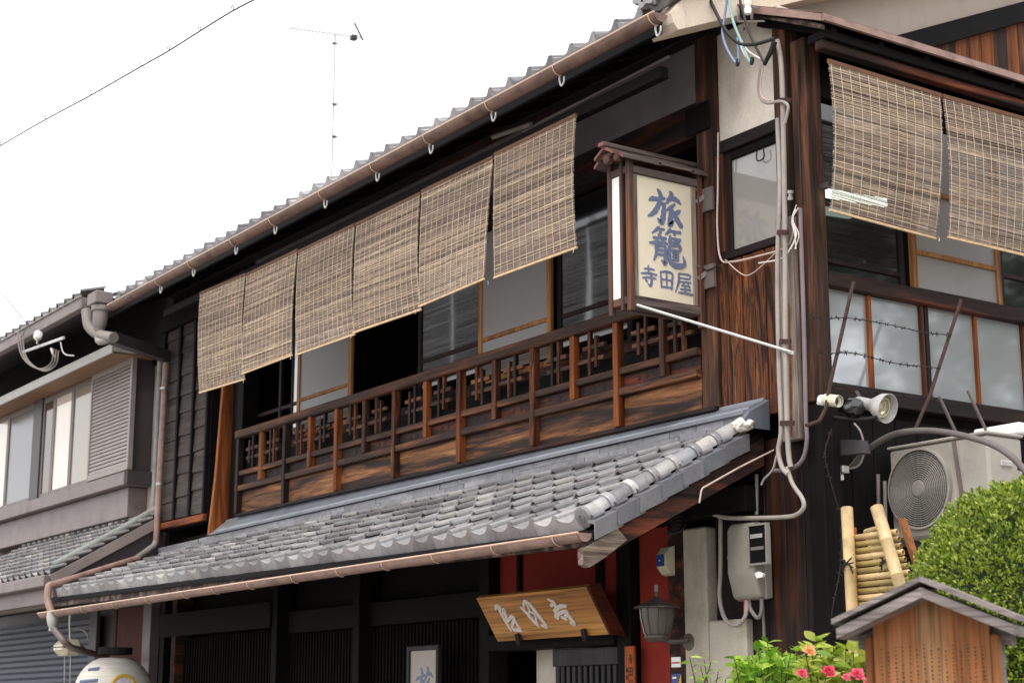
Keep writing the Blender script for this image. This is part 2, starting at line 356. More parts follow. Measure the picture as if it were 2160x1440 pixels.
# inner shell: floors, back and side walls that close the dark rooms
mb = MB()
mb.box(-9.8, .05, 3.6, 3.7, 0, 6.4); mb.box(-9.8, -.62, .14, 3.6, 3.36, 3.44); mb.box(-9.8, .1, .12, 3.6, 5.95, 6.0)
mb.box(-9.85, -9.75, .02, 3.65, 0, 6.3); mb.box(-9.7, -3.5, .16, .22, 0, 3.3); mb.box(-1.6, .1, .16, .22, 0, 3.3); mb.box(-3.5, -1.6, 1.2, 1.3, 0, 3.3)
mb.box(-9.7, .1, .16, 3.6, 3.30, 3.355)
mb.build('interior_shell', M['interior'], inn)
# upper wall
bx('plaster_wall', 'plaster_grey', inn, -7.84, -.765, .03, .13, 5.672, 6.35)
bx('plaster_wall', 'plaster', inn, -.598, .02, .01, .12, 5.312, 6.1)
bx('lintel', 'darkX', inn, -7.84, -.765, -.03, .12, 5.43, 5.67)
bx('post', 'brownZ', inn, -.76, -.60, -.06, .12, 3.42, 6.12, bev=.008)
bx('post', 'blackZ', inn, -7.99, -7.845, -.05, .12, 3.42, 6.0)
bx('beam_end', 'blackX', inn, -.84, -.60, -.085, -.062, 5.42, 5.62)
bx('upper_infill', 'blackX', inn, -9.755, -7.845, .0, .1, 5.805, 6.26)
bx('recess_wall', 'blackZ', inn, -10.3, -9.76, -.045, .1, 5.45, 6.3)
# corner: dark post, weathered board, side post
bx('corner_post', 'brownZ', inn, .022, .15, -.015, .12, 3.25, 6.0)
bx('corner_board', 'greyZ', inn, -.0, .148, -.075, -.018, 3.20, 4.62, bev=.006)
bx('corner_board', 'brownZ', inn, .022, .14, -.07, -.018, 4.622, 5.95, bev=.006)
bx('side_post', 'brownZ', inn, .152, .285, -.04, .10, 3.42, 5.78, bev=.008)
bx('ground_post', 'blackZ', inn, .192, .33, -.06, .09, 0, 3.40, bev=.008)
# cladding planks beside the railing
cl = bx('cladding', 'blackZ', inn, -.598, .02, .0, .03, 3.40, 4.48)
xs = [-.597, -.485, -.37, -.265, -.15, -.045]
for i in range(5):
    bx('plank', 'streak', cl, xs[i] + .003, xs[i+1] - .003, -.034 - .004 * (i % 2), -.003, 3.40, 4.475)
# small upper window with its own frame
wf = bx('window', 'darkX', inn, -.60, .018, -.05, .06, 5.225, 5.308)
bx('frame', 'darkX', wf, -.56, .018, -.045, .05, 4.482, 4.535); bx('frame', 'charZ', wf, -.597, -.515, -.045, .06, 4.537, 5.223)
bx('frame', 'darkZ', wf, -.513, -.468, -.02, .05, 4.537, 5.223); bx('frame', 'darkZ', wf, -.005, .018, -.015, .05, 4.537, 5.223)
bx('frame', 'blackX', wf, -.467, -.006, -.02, .05, 5.165, 5.223)
MB().box(-.467, -.007, .0, .012, 4.537, 5.164).build('pane', M['glass_clear'], wf)
MB().tube(curve([(-.19, -.03, 5.15), (-.195, -.03, 5.09), (-.16, -.03, 5.075), (-.125, -.03, 5.09), (-.13, -.03, 5.15)], 5), .005, 6).build('hook', M['wire'], wf)

# front sliding windows behind the railing
def sash(x0, x1, y, mat, pane, z0=4.14, z1=5.43, bars=(4.52,), fr=.055, fr2=None):
    wd = MB().bbox(x0, x0 + fr, y, y + .035, z0, z1).build('window', M[mat], inn)
    MB().bbox(x1 - fr, x1, y, y + .035, z0, z1).build('stile', M[mat], wd)
    for z in bars: MB().bbox(x0 + fr, x1 - fr, y + .004, y + .03, z - .018, z + .018).build('glazing_bar', M[mat], wd)
    MB().bbox(x0 + fr, x1 - fr, y, y + .034, z0, z0 + .06).build('bottom_rail', M[mat], wd)
    zz = [z0 + .06] + list(bars) + [z1]
    for a, b in zip(zz, zz[1:]):
        MB().box(x0 + fr, x1 - fr, y + .012, y + .018, a + .02, b - .02).build('pane', M[pane], wd)
    return wd
bx('stile', 'darkZ', inn, -7.35, -7.30, .1, .14, 4.14, 5.43); bx('stile', 'darkZ', inn, -7.84, -6.9, .105, .135, 4.50, 4.54); sash(-7.06, -6.88, .09, 'darkZ', 'glass_pale', fr=.03); sash(-6.86, -5.78, .05, 'frame_tan', 'frostd'); sash(-4.66, -3.66, .09, 'darkZ', 'glass')  # narrow pale sash added to stand for a strip of reflected sky
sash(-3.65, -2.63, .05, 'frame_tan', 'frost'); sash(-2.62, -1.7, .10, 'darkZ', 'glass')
bx('window_sill', 'darkX', inn, -7.84, -.765, .0, .13, 4.06, 4.135)
bx('apron', 'blackX', inn, -7.84, -.765, .0, .05, 3.44, 4.06)

# railing with posts, rails, lattice and carved frieze
rl = MB().bbox(-7.85, -.762, -.13, -.045, 4.262, 4.345, b=.01).build('railing', M['rail'], inn)
bx('rail', 'rail', rl, -7.85, -.762, -.105, -.05, 3.885, 3.935); bx('rail', 'rail', rl, -7.85, -.762, -.11, -.05, 3.735, 3.79)
bx('base_rail', 'darkX', rl, -7.85, -.60, -.095, -.04, 3.488, 3.518)
PX = [-7.80 + .515 * i for i in range(14)] + [-.735]
for i, x in enumerate(PX[:-1]):
    full = i % 2 == 0
    bx('baluster', ('orangeZ', 'charZ', 'streak', 'orangeZ')[i % 4] if i > 2 else 'charZ', rl, x - .028, x + .028, -.118, -.052 if full else -.06, 3.519 if full else 3.791, 4.262)
for i in range(14):
    x0, x1 = PX[i] + .03, PX[i+1] - .03; L = x1 - x0
    if i % 2 == 0:
        bx('panel_board', 'panel', rl, PX[i] + .03, PX[i+2] - .03, -.062, -.044, 3.519, 3.733)
    bx('frieze_board', 'bird_panel', rl, x0, x1, -.066, -.046, 3.792, 3.883)
    # a tight hash of four bars in each bay, its cross bars housed in the post on one side
    cx = x0 + L * (.44 if i % 2 else .56); g_ = .038 + .006 * rnd.random(); dz = rnd.uniform(-.012, .012)
    for k, x in enumerate((cx - g_, cx + g_)):
        lo = 3.937 + (.05 if (i + k) % 4 == 0 else 0); hi = 4.26 - (.04 if (i + k) % 3 == 0 else 0)
        bx('lattice_bar', ('charZ', 'darkZ', 'streak')[(i + k) % 3], rl, x - .015, x + .015, -.104, -.072, lo, hi, bev=.003)
    for k, z in enumerate((4.055 + dz, 4.145 + dz)):
        xa, xb = (x0, cx + .12) if (i + k) % 2 else (cx - .12, x1)
        if k: xa, xb = cx - .13, cx + .13
        bx('lattice_bar', 'rail', rl, xa, xb, -.094, -.064, z - .016, z + .016, bev=.003)
    # plovers as raised dark inlays, their colour standing for the shade of cut-outs
    mb = MB(); cx = x0 + L * .36
    for k in range(2):
        q = cx + .11 * k + rnd.uniform(-.02, .02); zz = 3.838 + rnd.uniform(-.008, .012); s = .8 + .3 * rnd.random()
        mb.prism([(q - .035*s, -.0665, zz - .006), (q - .008*s, -.0665, zz - .012*s), (q + .006*s, -.0665, zz - .024*s), (q + .010*s, -.0665, zz - .004), (q + .036*s, -.0665, zz + .012*s), (q + .006*s, -.0665, zz + .010*s), (q - .006*s, -.0665, zz + .024*s), (q - .010*s, -.0665, zz + .006*s)], (0, -.002, 0))
    mb.build('dark_bird_inlay', M['dark'], rl, kind='stuff')

# shutter box at the left end and its wing board
sb = bx('shutter_box', 'blackZ', inn, -9.75, -8.46, -.12, .0, 3.50, 5.80)
M['lap'] = wood('lapped_grey_board', [(.3, c('#26211f')), (.55, c('#433c39')), (.8, c('#5c5450'))], 'X', 1.3, .75, .4)
xs = [-9.70, -9.27, -8.87, -8.50]
for k in range(3):
    z = 3.60
    r = 0
    while z < 5.72:
        h = .19 + .03 * ((r + k) % 3); z1 = min(z + h, 5.76)
        mbx = MB(); x0, x1 = xs[k] + .035, xs[k+1] - .012; t = rnd.uniform(-.012, .012)
        mbx.add([(x0,-.142,z),(x1,-.142,z+t),(x1,-.125,z1+.01+t),(x0,-.125,z1+.01),(x0,-.122,z),(x1,-.122,z+t),(x1,-.121,z1+.01+t),(x0,-.121,z1+.01)],
               [(0,1,2,3),(7,6,5,4),(0,4,5,1),(1,5,6,2),(2,6,7,3),(3,7,4,0)])
        mbx.build('board', M['lap'], sb); z = z1; r += 1
for x in xs: bx('batten', 'blackZ', sb, x - .012, x + .034, -.165, -.121, 3.58, 5.78)
bx('bottom_board', 'orangeX', sb, -9.74, -8.46, -.17, -.121, 3.505, 3.575); bx('top_board', 'blackX', sb, -9.78, -8.44, -.19, -.121, 5.70, 5.86)
out = [at(x, y, X=-8.2) for x, y in ((437, 1128), (452, 1000), (462, 880), (470, 780), (480, 620), (502, 610), (497, 780), (496, 880), (497, 1000), (493, 1100), (478, 1105), (470, 1095), (455, 1124))]
MB().prism(out, (.05, 0, 0)).build('wing_board', M['orangeZ'], inn)
bx('recess_wall', 'blackZ', inn, -8.44, -8.0, -.02, .1, 3.42, 5.8)

# ------------------------------------------------------------------ lower (pent) roof
def LR(X, v):
    """point of the tile bed: v = 0 at the eave, 1 under the ridge course"""
    ze = 2.628 + .0137 * (-X); zt = 3.250 - .0085 * (-X)
    return Vector((X, -1.38 + v * 1.17, ze + v * (zt - ze)))
XL, XR, PT = -9.46, -.33, .2345
mb = MB()
for X0, X1 in ((XL, -.20),):
    N = 12
    for i in range(N):
        a, b = X0 + (X1 - X0) * i / N, X0 + (X1 - X0) * (i + 1) / N
        A, B = LR(a, 0), LR(b, 0); Cc, D = LR(b, 1.14), LR(a, 1.14); dn = Vector((0, 0, -.07)); d2 = Vector((0, 0, -.035))
        mb.add([A+d2, B+d2, Cc+d2, D+d2, A+dn, B+dn, Cc+dn, D+dn], [(0,1,2,3),(7,6,5,4),(0,4,5,1),(1,5,6,2),(2,6,7,3),(3,7,4,0)])
lroof = mb.build('lower_roof', M['blackX'], inn)
PROF = [(0, .0), (.02, -.012), (.05, -.026), (.09, -.036), (.13, -.036), (.165, -.024), (.19, -.004), (.208, .014), (.222, .021), (.236, .019), (.246, .008)]
def tile_mesh(name, wd, ln, skirt=0.):
    k = wd / .235; m_ = MB(); th = .016
    pr = [(x * k, z) for x, z in PROF]; n = len(pr)
    vv = []
    for y, dz in ((0, .028), (ln, .0)):
        lift = [dz + (.010 * min(1, max(0, (x / k - .15) / .06)) if y == 0 and not skirt else 0) for x, z in pr]
        vv += [(x, y, z + q) for (x, z), q in zip(pr, lift)] + [(x, y, z + q - th) for (x, z), q in zip(pr, lift)]
    ff = []
    for i in range(n - 1):
        ff += [(i, i+1, 2*n+i+1, 2*n+i), (n+i+1, n+i, 3*n+i, 3*n+i+1), (i+1, i, n+i, n+i+1), (2*n+i, 2*n+i+1, 3*n+i+1, 3*n+i)]
    ff += [(0, 2*n, 3*n, n), (n-1, 2*n-1, 4*n-1, 3*n-1)]
    m_.add(vv, ff)
    if skirt:
        poly = [(x, -.004, z + .028) for x, z in pr[:-1]] + [(pr[-2][0], -.004, -skirt), (.0, -.004, -skirt)]
        m_.prism(poly, (0, .014, 0))
    return m_.mesh(name, True)
T_FIELD = tile_mesh('tile', PT, .215); T_EAVE = tile_mesh('eave_tile', PT, .215, .066)
for q in (T_FIELD, T_EAVE): q.materials.append(M['tile'])
NR = 7
cols = int((XR - XL) / PT)
for i in range(cols):
    X = XR - (i + 1) * PT
    A, B = LR(X + PT / 2, 0), LR(X + PT / 2, 1); pitch = math.atan2(B.z - A.z, B.y - A.y)
    for r in range(NR):
        p = LR(X, r / NR) + Vector((0, 0, .036)); p.x = X
        jit = Matrix.Rotation(rnd.uniform(-.018, .018), 4, 'Z') @ Matrix.Rotation(rnd.uniform(-.02, .02), 4, 'Y')
        Mx = Matrix.Translation(p + Vector((rnd.uniform(-.003, .003), rnd.uniform(-.005, .005), rnd.uniform(-.002, .004)))) @ Matrix.Rotation(pitch - .01, 4, 'X') @ jit
        if r == 0: Mx = Matrix.Translation(p) @ Matrix.Rotation(pitch - .01, 4, 'X') @ Matrix.Rotation(rnd.uniform(-.01, .01), 4, 'Y')
        link('eave_tile' if r == 0 else 'tile', T_EAVE if r == 0 else T_FIELD, None, lroof, M=Mx)
# ridge courses of flat tiles against the wall, mortar bed and sheet-metal flashing
for k in range(2):
    X = XL + .1 - .13 * k; n = 0
    while X < -.22:
        L = .27 if n % 5 else .22; X1 = min(X + L, -.20)
        A, B = LR(X, 1.0), LR(X1, 1.0); y0 = -.235 + .028 * k; h = .040; z0 = .048 + k * (h + .007); t = rnd.uniform(-.003, .003)
        mb = MB(); a = Vector((A.x + .002, y0 + t, A.z + z0 + t)); b = Vector((B.x - .002, y0 + t, B.z + z0 + t))
        mb.add([a, b, b + Vector((0, .2, .03)), a + Vector((0, .2, .03)), a + Vector((0, .004, h)), b + Vector((0, .004, h)), b + Vector((0, .2, h + .03)), a + Vector((0, .2, h + .03))],
               [(0,3,2,1),(4,5,6,7),(0,1,5,4),(1,2,6,5),(2,3,7,6),(3,0,4,7)])
        mb.build('ridge_slab', M['tile_dark'], lroof); X = X1; n += 1
mb = MB(); a, b = LR(XL + .1, 1), LR(-.25, 1)
mb.add([a + Vector((0, .0, .0)), b + Vector((0, .0, .0)), b + Vector((0, .1, .06)), a + Vector((0, .1, .06)), a + Vector((0, .0, .05)), b + Vector((0, .0, .05)), b + Vector((0, .1, .1)), a + Vector((0, .1, .1))], [(0,3,2,1),(4,5,6,7),(0,1,5,4),(1,2,6,5),(2,3,7,6),(3,0,4,7)])
mb.build('mortar_bed', M['mortar'], lroof)
fa, fb = LR(-8.15, 1), LR(-.18, 1)
prof = [(-.225, .142), (-.23, .160), (-.185, .176), (-.18, .188), (-.06, .243), (-.05, .262), (-.038, .262), (-.038, .10)]
mb = MB(); za, zb = fa.z, fb.z
vv = [(fa.x, y, za + z + (.045 if y > -.07 else 0)) for y, z in prof] + [(fb.x, y, zb + z - (.0 if y > -.06 else 0)) for y, z in prof]; n = len(prof)
mb.add(vv, [tuple(range(n)), tuple(range(2*n-1, n-1, -1))] + [(i, i+n, (i+1) % n + n, (i+1) % n) for i in range(n)])
mb.build('flashing', M['flash'], lroof)
# lead-like end fold of the flashing and the white mortar lump
e = LR(-.165, 1)
mb = MB(); mb.prism([(-.179, -.25, e.z + .11), (-.179, -.20, e.z + .165), (-.179, -.04, e.z + .25), (-.179, -.04, e.z + .06), (-.179, -.2, e.z + .06)], (.035, .0, -.01)); mb.build('flashing_end', M['flashd'], lroof)
bm = bmesh.new(); bmesh.ops.create_icosphere(bm, subdivisions=3, radius=1)
for q in bm.verts:
    k = 1 + .28 * noise.noise(q.co * 2.2) + .12 * noise.noise(q.co * 6); q.co = Vector((q.co.x * .075 * k - .20, q.co.y * .06 * k - .215, q.co.z * .045 * k + e.z + .075))
me = bpy.data.meshes.new('mortar_lump'); bm.to_mesh(me); bm.free(); link('mortar_lump', me, M['white_mortar'], lroof)
# verge: round cover tiles with collars, hanging side tiles, barge board
def VP(v, x, dz=0): q = LR(-.26, v); return Vector((x, q.y, q.z + dz))
NV = 7
for i in range(NV):
    v0, v1 = i / NV * 1.0 - .015, (i + 1) / NV - .015
    a, b = VP(v0, -.285, .055), VP(v1 + .02, -.285, .055); d = (b - a).normalized(); up = Vector((1, 0, 0)).cross(d)
    mb = MB(); n = 12
    def ring(p, r, th=.0): return [p + Vector((1, 0, 0)) * math.cos(t) * r + up * math.sin(t) * r for t in [math.pi * (k / (n - 1)) * 1.16 - .25 for k in range(n)]]
    def shell(m_, sec):
        base = len(m_.v)
        for s_ in sec: m_.v += [tuple(q) for q in s_]
        for s_ in range(len(sec) - 1):
            for k in range(n - 1):
                m_.f.append((base + s_*n + k, base + s_*n + k + 1, base + (s_+1)*n + k + 1, base + (s_+1)*n + k))
    shell(mb, [ring(a, .034), ring(a, .057), ring(b, .053), ring(b, .03)])
    ct = mb.build('cover_tile', M['tile'], lroof, smooth=True)
    if i:
        mb = MB(); a2 = a - d * .012; b2 = a + d * .035
        shell(mb, [ring(a2, .05), ring(a2, .066), ring(a2 + d * .01, .070), ring(b2 - d * .006, .070), ring(b2, .065), ring(b2, .05)]); mb.build('collar', M['tile'], ct, smooth=True)
    else:
        mb = MB(); mb.lathe([(.0, -.012), (.05, -.012), (.066, -.006), (.066, .02)], a, d, 18); mb.build('end_cap', M['tile'], ct, smooth=True)
        mb = MB(); mb.lathe([(.018, -.016), (.026, -.016), (.026, -.012)], a, d, 12); mb.build('emblem_ring', M['tile'], ct)
    # side tile: flat shoulder and hanging flange
    a, b = VP(v0 - .005, -.235, .035), VP(v1 + .035, -.235, .018); dn = Vector((0, 0, -.105)); ow = Vector((.062, 0, -.012)); owb = Vector((.050, 0, -.012)); th = Vector((.012, 0, 0))
    mb = MB(); mb.add([a, a + ow, b + owb, b, a + Vector((0, 0, -.014)), a + ow + Vector((0, 0, -.014)), b + owb + Vector((0, 0, -.014)), b + Vector((0, 0, -.014))], [(0,1,2,3),(7,6,5,4),(0,4,5,1),(1,5,6,2),(2,6,7,3),(3,7,4,0)])
    a2, b2 = a + ow, b + owb
    mb.add([a2, b2, b2 + dn, a2 + dn, a2 + th, b2 + th, b2 + dn + th, a2 + dn + th], [(0,1,2,3),(7,6,5,4),(0,4,5,1),(1,5,6,2),(2,6,7,3),(3,7,4,0)])
    mb.build('verge_tile', M['tile_dark'], lroof)
    # rolled lip that lies between cover tile and flange
    p0, p1 = VP(v0 + .01, -.213, .04), VP(v0 + .085, -.208, .035)
    mb = MB(); mb.tube([p0, p0 + (p1 - p0) * .12, p1], .020, 8, r1=.008); mb.build('lip', M['tile_dark'], lroof, smooth=True)
mb = MB(); poly = [VP(-.055, -.20, -.075), VP(1.14, -.20, -.075), VP(1.14, -.20, -.25), VP(.08, -.20, -.215), VP(-.03, -.20, -.215), VP(-.05, -.20, -.18)]
mb.prism(poly, (-.045, 0, 0)); mb.build('bargeboard', M['barge'], lroof)
mb = MB(); poly = [VP(-.075, -.196, -.10), VP(.14, -.196, -.10), VP(.20, -.196, -.20), VP(.07, -.196, -.225), VP(-.035, -.196, -.228), VP(-.07, -.196, -.19)]
mb.prism(poly, (-.055, 0, 0)); mb.build('bargeboard_tip', M['tipwood'], lroof)
# eave board, rafters and the beam that carries them
mb = MB(); a, b = LR(XL, 0), LR(-.26, 0)
mb.beam(a + Vector((0, .03, -.095)), b + Vector((0, .03, -.095)), .03, .05); mb.build('eave_board', M['greyY'], lroof)
for i in range(21):
    X = XL + .1 + i * .45; a, b = LR(X, .03), LR(X, 1.1)
    mb = MB(); mb.beam(a + Vector((0, 0, -.11)), b + Vector((0, 0, -.11)), .045, .06); mb.build('rafter', M['blackY'], lroof)
bx('eave_beam', 'blackX', inn, XL, -.26, -.16, -.0, 2.80, 2.96)

# ------------------------------------------------------------------ upper (main) roof
PIT = .435
def UR(X, s): return Vector((X, -.83 + s, 5.950 + PIT * s))
UXL, UXR, UPT = -9.75, -.36, .25
mb = MB(); mb.prism([(UXL, -.83, 5.915), (UXL, 5.0, 5.915 + PIT * 5.83), (UXL, 10.6, 5.88), (UXL, 10.6, 5.80), (UXL, 5.0, 5.83 + PIT * 5.83), (UXL, -.83, 5.87)], (UXR - UXL + .1, 0, 0))
uroof = mb.build('upper_roof', M['blackX'], inn)
UT_E = tile_mesh('eave_tile', UPT, .26, .07); UT_E.materials.append(M['tile'])
ang = math.atan(PIT); n = int((UXR - UXL) / UPT)
UT_F = tile_mesh('tile', UPT, .26)
fld = MB()
for i in range(n):
    X = UXR - (i + 1) * UPT
    p = UR(X, 0) + Vector((0, 0, .028 + rnd.uniform(-.003, .003)))
    link('eave_tile', UT_E, None, uroof, M=Matrix.Translation(p) @ Matrix.Rotation(ang - .03, 4, 'X') @ Matrix.Rotation(rnd.uniform(-.012, .012), 4, 'Y'))
    for r in range(1, 25):
        Mx = Matrix.Translation(UR(X, r * .238) + Vector((0, 0, .028))) @ Matrix.Rotation(ang - .03, 4, 'X')
        fld.add([Mx @ q.co for q in UT_F.vertices], [tuple(f.vertices) for f in UT_F.polygons])
fld.build('roof_tiles', M['tile'], uroof, kind='stuff')
# plastered verge with round cover tiles and the moulded end tile
vb = lambda Y, X, dz: Vector((X, Y, 6.125 + .432 * Y + dz))
mb = MB(); poly = [vb(-.70, -.16, 0), vb(5, -.16, 0), vb(5, -.16, .23), vb(-.66, -.16, .20), vb(-.755, -.16, .13), vb(-.74, -.16, .06)]
mb.prism(poly, (-.25, 0, 0)); vg = mb.build('verge_plaster', M['verge'], uroof)
for i in range(8):
    a, b = vb(-.80 + i * .3, -.25, .275), vb(-.80 + (i + 1) * .3, -.25, .275); d = (b - a).normalized()
    mb = MB(); mb.lathe([(0, 0), (.075, 0), (.075, .3), (0, .3)], a, d, 14); ct = mb.build('cover_tile', M['tile'], uroof, smooth=True)
    mb = MB(); mb.lathe([(.06, -.02), (.088, -.02), (.09, .0), (.088, .03), (.06, .03)], a, d, 14); mb.build('collar', M['tile'], ct, smooth=True)
    a, b = vb(-.72 + i * .3, -.145, .255), vb(-.72 + (i + 1) * .3 + .03, -.145, .235)
    mb = MB(); mb.beam(a, b, .05, .06, (0, 0, 1)); mb.build('verge_tile', M['tile'], uroof)
pc = vb(-.86, -.27, .30); fd = Vector((.35, -1, -.05)).normalized(); u = Vector((0, 0, 1)).cross(fd).normalized(); v_ = fd.cross(u)
pts = []
for k in range(48):
    t = 2 * math.pi * k / 48; r = .082 + .012 * math.cos(t * 7); pts.append(pc + u * math.cos(t) * r + v_ * math.sin(t) * r)
et = MB().prism(pts, fd * .05).build('end_tile', M['tile'], uroof)
mb = MB()
for k in range(6):
    t = 2 * math.pi * k / 6 + .3; q = pc + fd * .051 + u * math.cos(t) * .045 + v_ * math.sin(t) * .045; mb.lathe([(0, .001), (.009, .001), (.009, 0)], q, fd, 8)
mb.build('dark_hole_disc', M['dark'], et, kind='stuff')  # dark discs painted as the shade in the tile's holes
# eave underside: fascia, blind beam, rafters
bx('fascia', 'blackX', uroof, UXL, UXR + .15, -.815, -.785, 5.79, 5.90)
bx('blind_beam', 'blackX', uroof, -8.6, -.42, -.64, -.57, 5.60, 5.68); bx('eave_beam', 'darkX', uroof, -9.7, -.62, -.14, -.02, 6.10, 6.22)
for i in range(21):
    X = UXL + .15 + i * .45; a, b = UR(X, .03), UR(X, 1.0)
    mb = MB(); mb.beam(a + Vector((0, 0, -.11)), b + Vector((0, 0, -.11)), .05, .06); mb.build('rafter', M['blackY'], uroof)
MB().tube([at(1040, 290, Y=-.55), at(1120, 262, Y=-.55)], .018, 8).build('bamboo_batten', M['pipe_dim'], uroof)
MB().tube([(-2.2, -.5, 5.78), (-.5, -.5, 5.80)], .01, 6).build('rod', M['pipe_dim'], uroof)
# gable above the side bay
gx = -.45
gp = lambda Y, dz, x=gx: Vector((x, Y, 5.70 + .43 * Y + dz))
MB().prism([gp(.13, -.0), gp(5, 0), gp(5, .5), gp(.13, .5)], (-.06, 0, 0)).build('gable_plaster', M['soffit'], inn)
MB().beam(gp(.13, -.06, gx + .03), gp(5, -.06, gx + .03), .10, .15).build('gable_beam', M['blackY'], inn)
gb = MB().prism([gp(.14, -.08, gx - .03), gp(4, -.08, gx - .03), (gx - .03, 4, 3.4), (gx - .03, .14, 3.4 + 2.1)], (-.05, 0, 0)).build('gable_boarding', M['blackZ'], inn)
Y = 1.2
while Y < 3.6:
    wd = .135 + .03 * rnd.random()
    MB().prism([gp(Y + .003, -.12, gx - .025), gp(Y + wd - .003, -.12, gx - .025), (gx - .025, Y + wd - .003, 5.9), (gx - .025, Y + .003, 5.9)], (.03, 0, 0)).build('plank', M['orangeZ' if rnd.random() < .85 else 'charZ'], gb); Y += wd

# ------------------------------------------------------------------ side bay with glazed windows under its own small roof
SX = .23
bay = bx('side_bay', 'darkY', inn, .16, .275, .10, 2.9, 3.45, 3.555)
bx('bay_rail', 'barge', bay, .17, .285, .105, 2.9, 4.165, 4.262)
bx('bay_head', 'blackY', bay, .10, .25, .10, 2.9, 5.42, 5.62); bx('bay_soffit', 'blackY', bay, -.3, .17, .10, 2.9, 3.40, 3.45)
for Y0, Y1, mt in ((.105, .125, 'darkZ'), (.475, .505, 'orangeZ'), (.955, .985, 'charZ'), (.995, 1.03, 'darkZ'), (1.475, 1.50, 'orangeZ'), (1.955, 1.985, 'charZ'), (1.99, 2.03, 'darkZ'), (2.46, 2.49, 'orangeZ')):
    bx('stile', mt, bay, .195, .245, Y0, Y1, 3.556, 4.164, bev=.003)
YS = [.125, .475, .505, .955, 1.03, 1.475, 1.50, 1.955, 2.03, 2.46]
for i in range(0, 10, 2):
    MB().box(.214, .220, YS[i] + .001, YS[i+1] - .001, 3.557, 4.163).build('pane', M['glass_pale'], bay)
def sside(Y0, Y1, x, mat, pane, bars, z0=4.263, z1=5.419, fr=.045):
    wd = bx('window', mat, inn, x - .02, x + .02, Y0, Y0 + fr, z0, z1)
    bx('stile', mat, wd, x - .02, x + .02, Y1 - fr, Y1, z0, z1)
    zz = [z0] + list(bars) + [z1]
    for z in bars: bx('glazing_bar', mat, wd, x - .018, x + .018, Y0 + fr, Y1 - fr, z - .017, z + .017)
    for a, b in zip(zz, zz[1:]): MB().box(x - .003, x + .003, Y0 + fr, Y1 - fr, a + .018, b - .018).build('pane', M[pane], wd)
sside(.105, .86, .20, 'darkZ', 'glass', (4.35,)); sside(.90, 1.77, .235, 'frame_tan', 'frost', (4.52, 4.95)); sside(1.79, 2.6, .20, 'darkZ', 'glass', (4.50,))
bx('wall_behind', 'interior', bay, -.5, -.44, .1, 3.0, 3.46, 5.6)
# side roof over the bay
mb = MB(); q = [(-.28, -.17, 6.16), (.60, -.17, 5.775), (.60, -.17, 5.735), (-.28, -.17, 6.10)]
mb.prism(q, (0, 3.4, 0)); sr = mb.build('side_roof', M['blackY'], inn)
def edge(name, mat, pts, ext): return MB().prism(pts, ext).build(name, M[mat], sr)
edge('metal_edge', 'gutter_pink', [(.602, -.19, 5.785), (.625, -.19, 5.778), (.625, -.19, 5.735), (.602, -.19, 5.735)], (0, 3.45, 0))
edge('metal_edge', 'gutter_pink', [(-.10, -.195, 6.095), (.60, -.195, 5.785), (.60, -.195, 5.738), (-.10, -.195, 6.045)], (0, .022, 0))
edge('metal_sheet', 'gutter_brown', [(-.28, -.19, 6.178), (.61, -.19, 5.792), (.61, -.19, 5.787), (-.28, -.19, 6.165)], (0, 3.45, 0))
edge('under_board', 'greyY', [(.0, -.165, 6.02), (.57, -.165, 5.732), (.57, -.165, 5.70), (.0, -.165, 5.98)], (0, .03, 0))
bx('hanging_beam', 'barge', sr, .46, .53, -.12, 3.1, 5.60, 5.66); bx('eave_purlin', 'blackY', sr, .40, .56, -.12, 3.1, 5.66, 5.72)
for i in range(8):
    Y = -.05 + i * .42; MB().beam((-.1, Y, 6.0), (.56, Y, 5.71), .045, .05).build('rafter', M['blackX'], sr)
bx('infill', 'blackY', sr, -.42, .11, .09, 3.0, 5.62, 5.95)

# ------------------------------------------------------------------ ground floor front
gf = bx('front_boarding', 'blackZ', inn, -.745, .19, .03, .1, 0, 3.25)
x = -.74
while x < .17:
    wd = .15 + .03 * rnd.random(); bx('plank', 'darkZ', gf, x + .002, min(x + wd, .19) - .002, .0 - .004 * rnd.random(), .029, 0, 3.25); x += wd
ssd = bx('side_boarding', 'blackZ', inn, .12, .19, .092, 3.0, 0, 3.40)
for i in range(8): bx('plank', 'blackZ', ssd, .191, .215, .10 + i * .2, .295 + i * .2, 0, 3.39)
bx('concrete_pillar', 'concrete', inn, -.985, -.755, -.07, .1, 0, 2.75, bev=.012); bx('concrete_pillar', 'concrete', inn, -.753, -.40, -.065, .028, 0, 2.145, bev=.012)
bx('post', 'barge', inn, -1.165, -1.0, -.05, .1, 0, 2.80); bx('post', 'blackZ', inn, -1.69, -1.535, -.08, .1, 0, 2.85); bx('post', 'blackZ', inn, -3.41, -3.275, -.08, .1, 0, 2.85)
bx('lintel', 'blackX', inn, -3.272, -1.693, -.10, .1, 2.03, 2.15)
bx('red_wall', 'red', inn, -1.53, -1.17, .0, .1, 0, 2.8); rw = bx('red_wall', 'red', inn, -3.272, -1.693, .02, .1, 2.152, 2.8)
bx('stud', 'blackZ', rw, -3.01, -2.96, -.01, .018, 2.152, 2.8); bx('stud', 'blackZ', rw, -2.02, -1.94, -.01, .018, 2.152, 2.8)
bx('plaster_panel', 'plaster', inn, -3.19, -2.54, .3, .36, 0, 2.3)
dr = bx('lattice_door', 'blackX', inn, -2.53, -1.70, -.02, .03, 1.90, 2.022); M['doorZ'] = wood('grey_black_door', [(.3, c('#242224')), (.6, c('#363436')), (.85, c('#474446'))], 'Z', 1., .6, .2)
dr.data.materials[0] = M['doorZ']
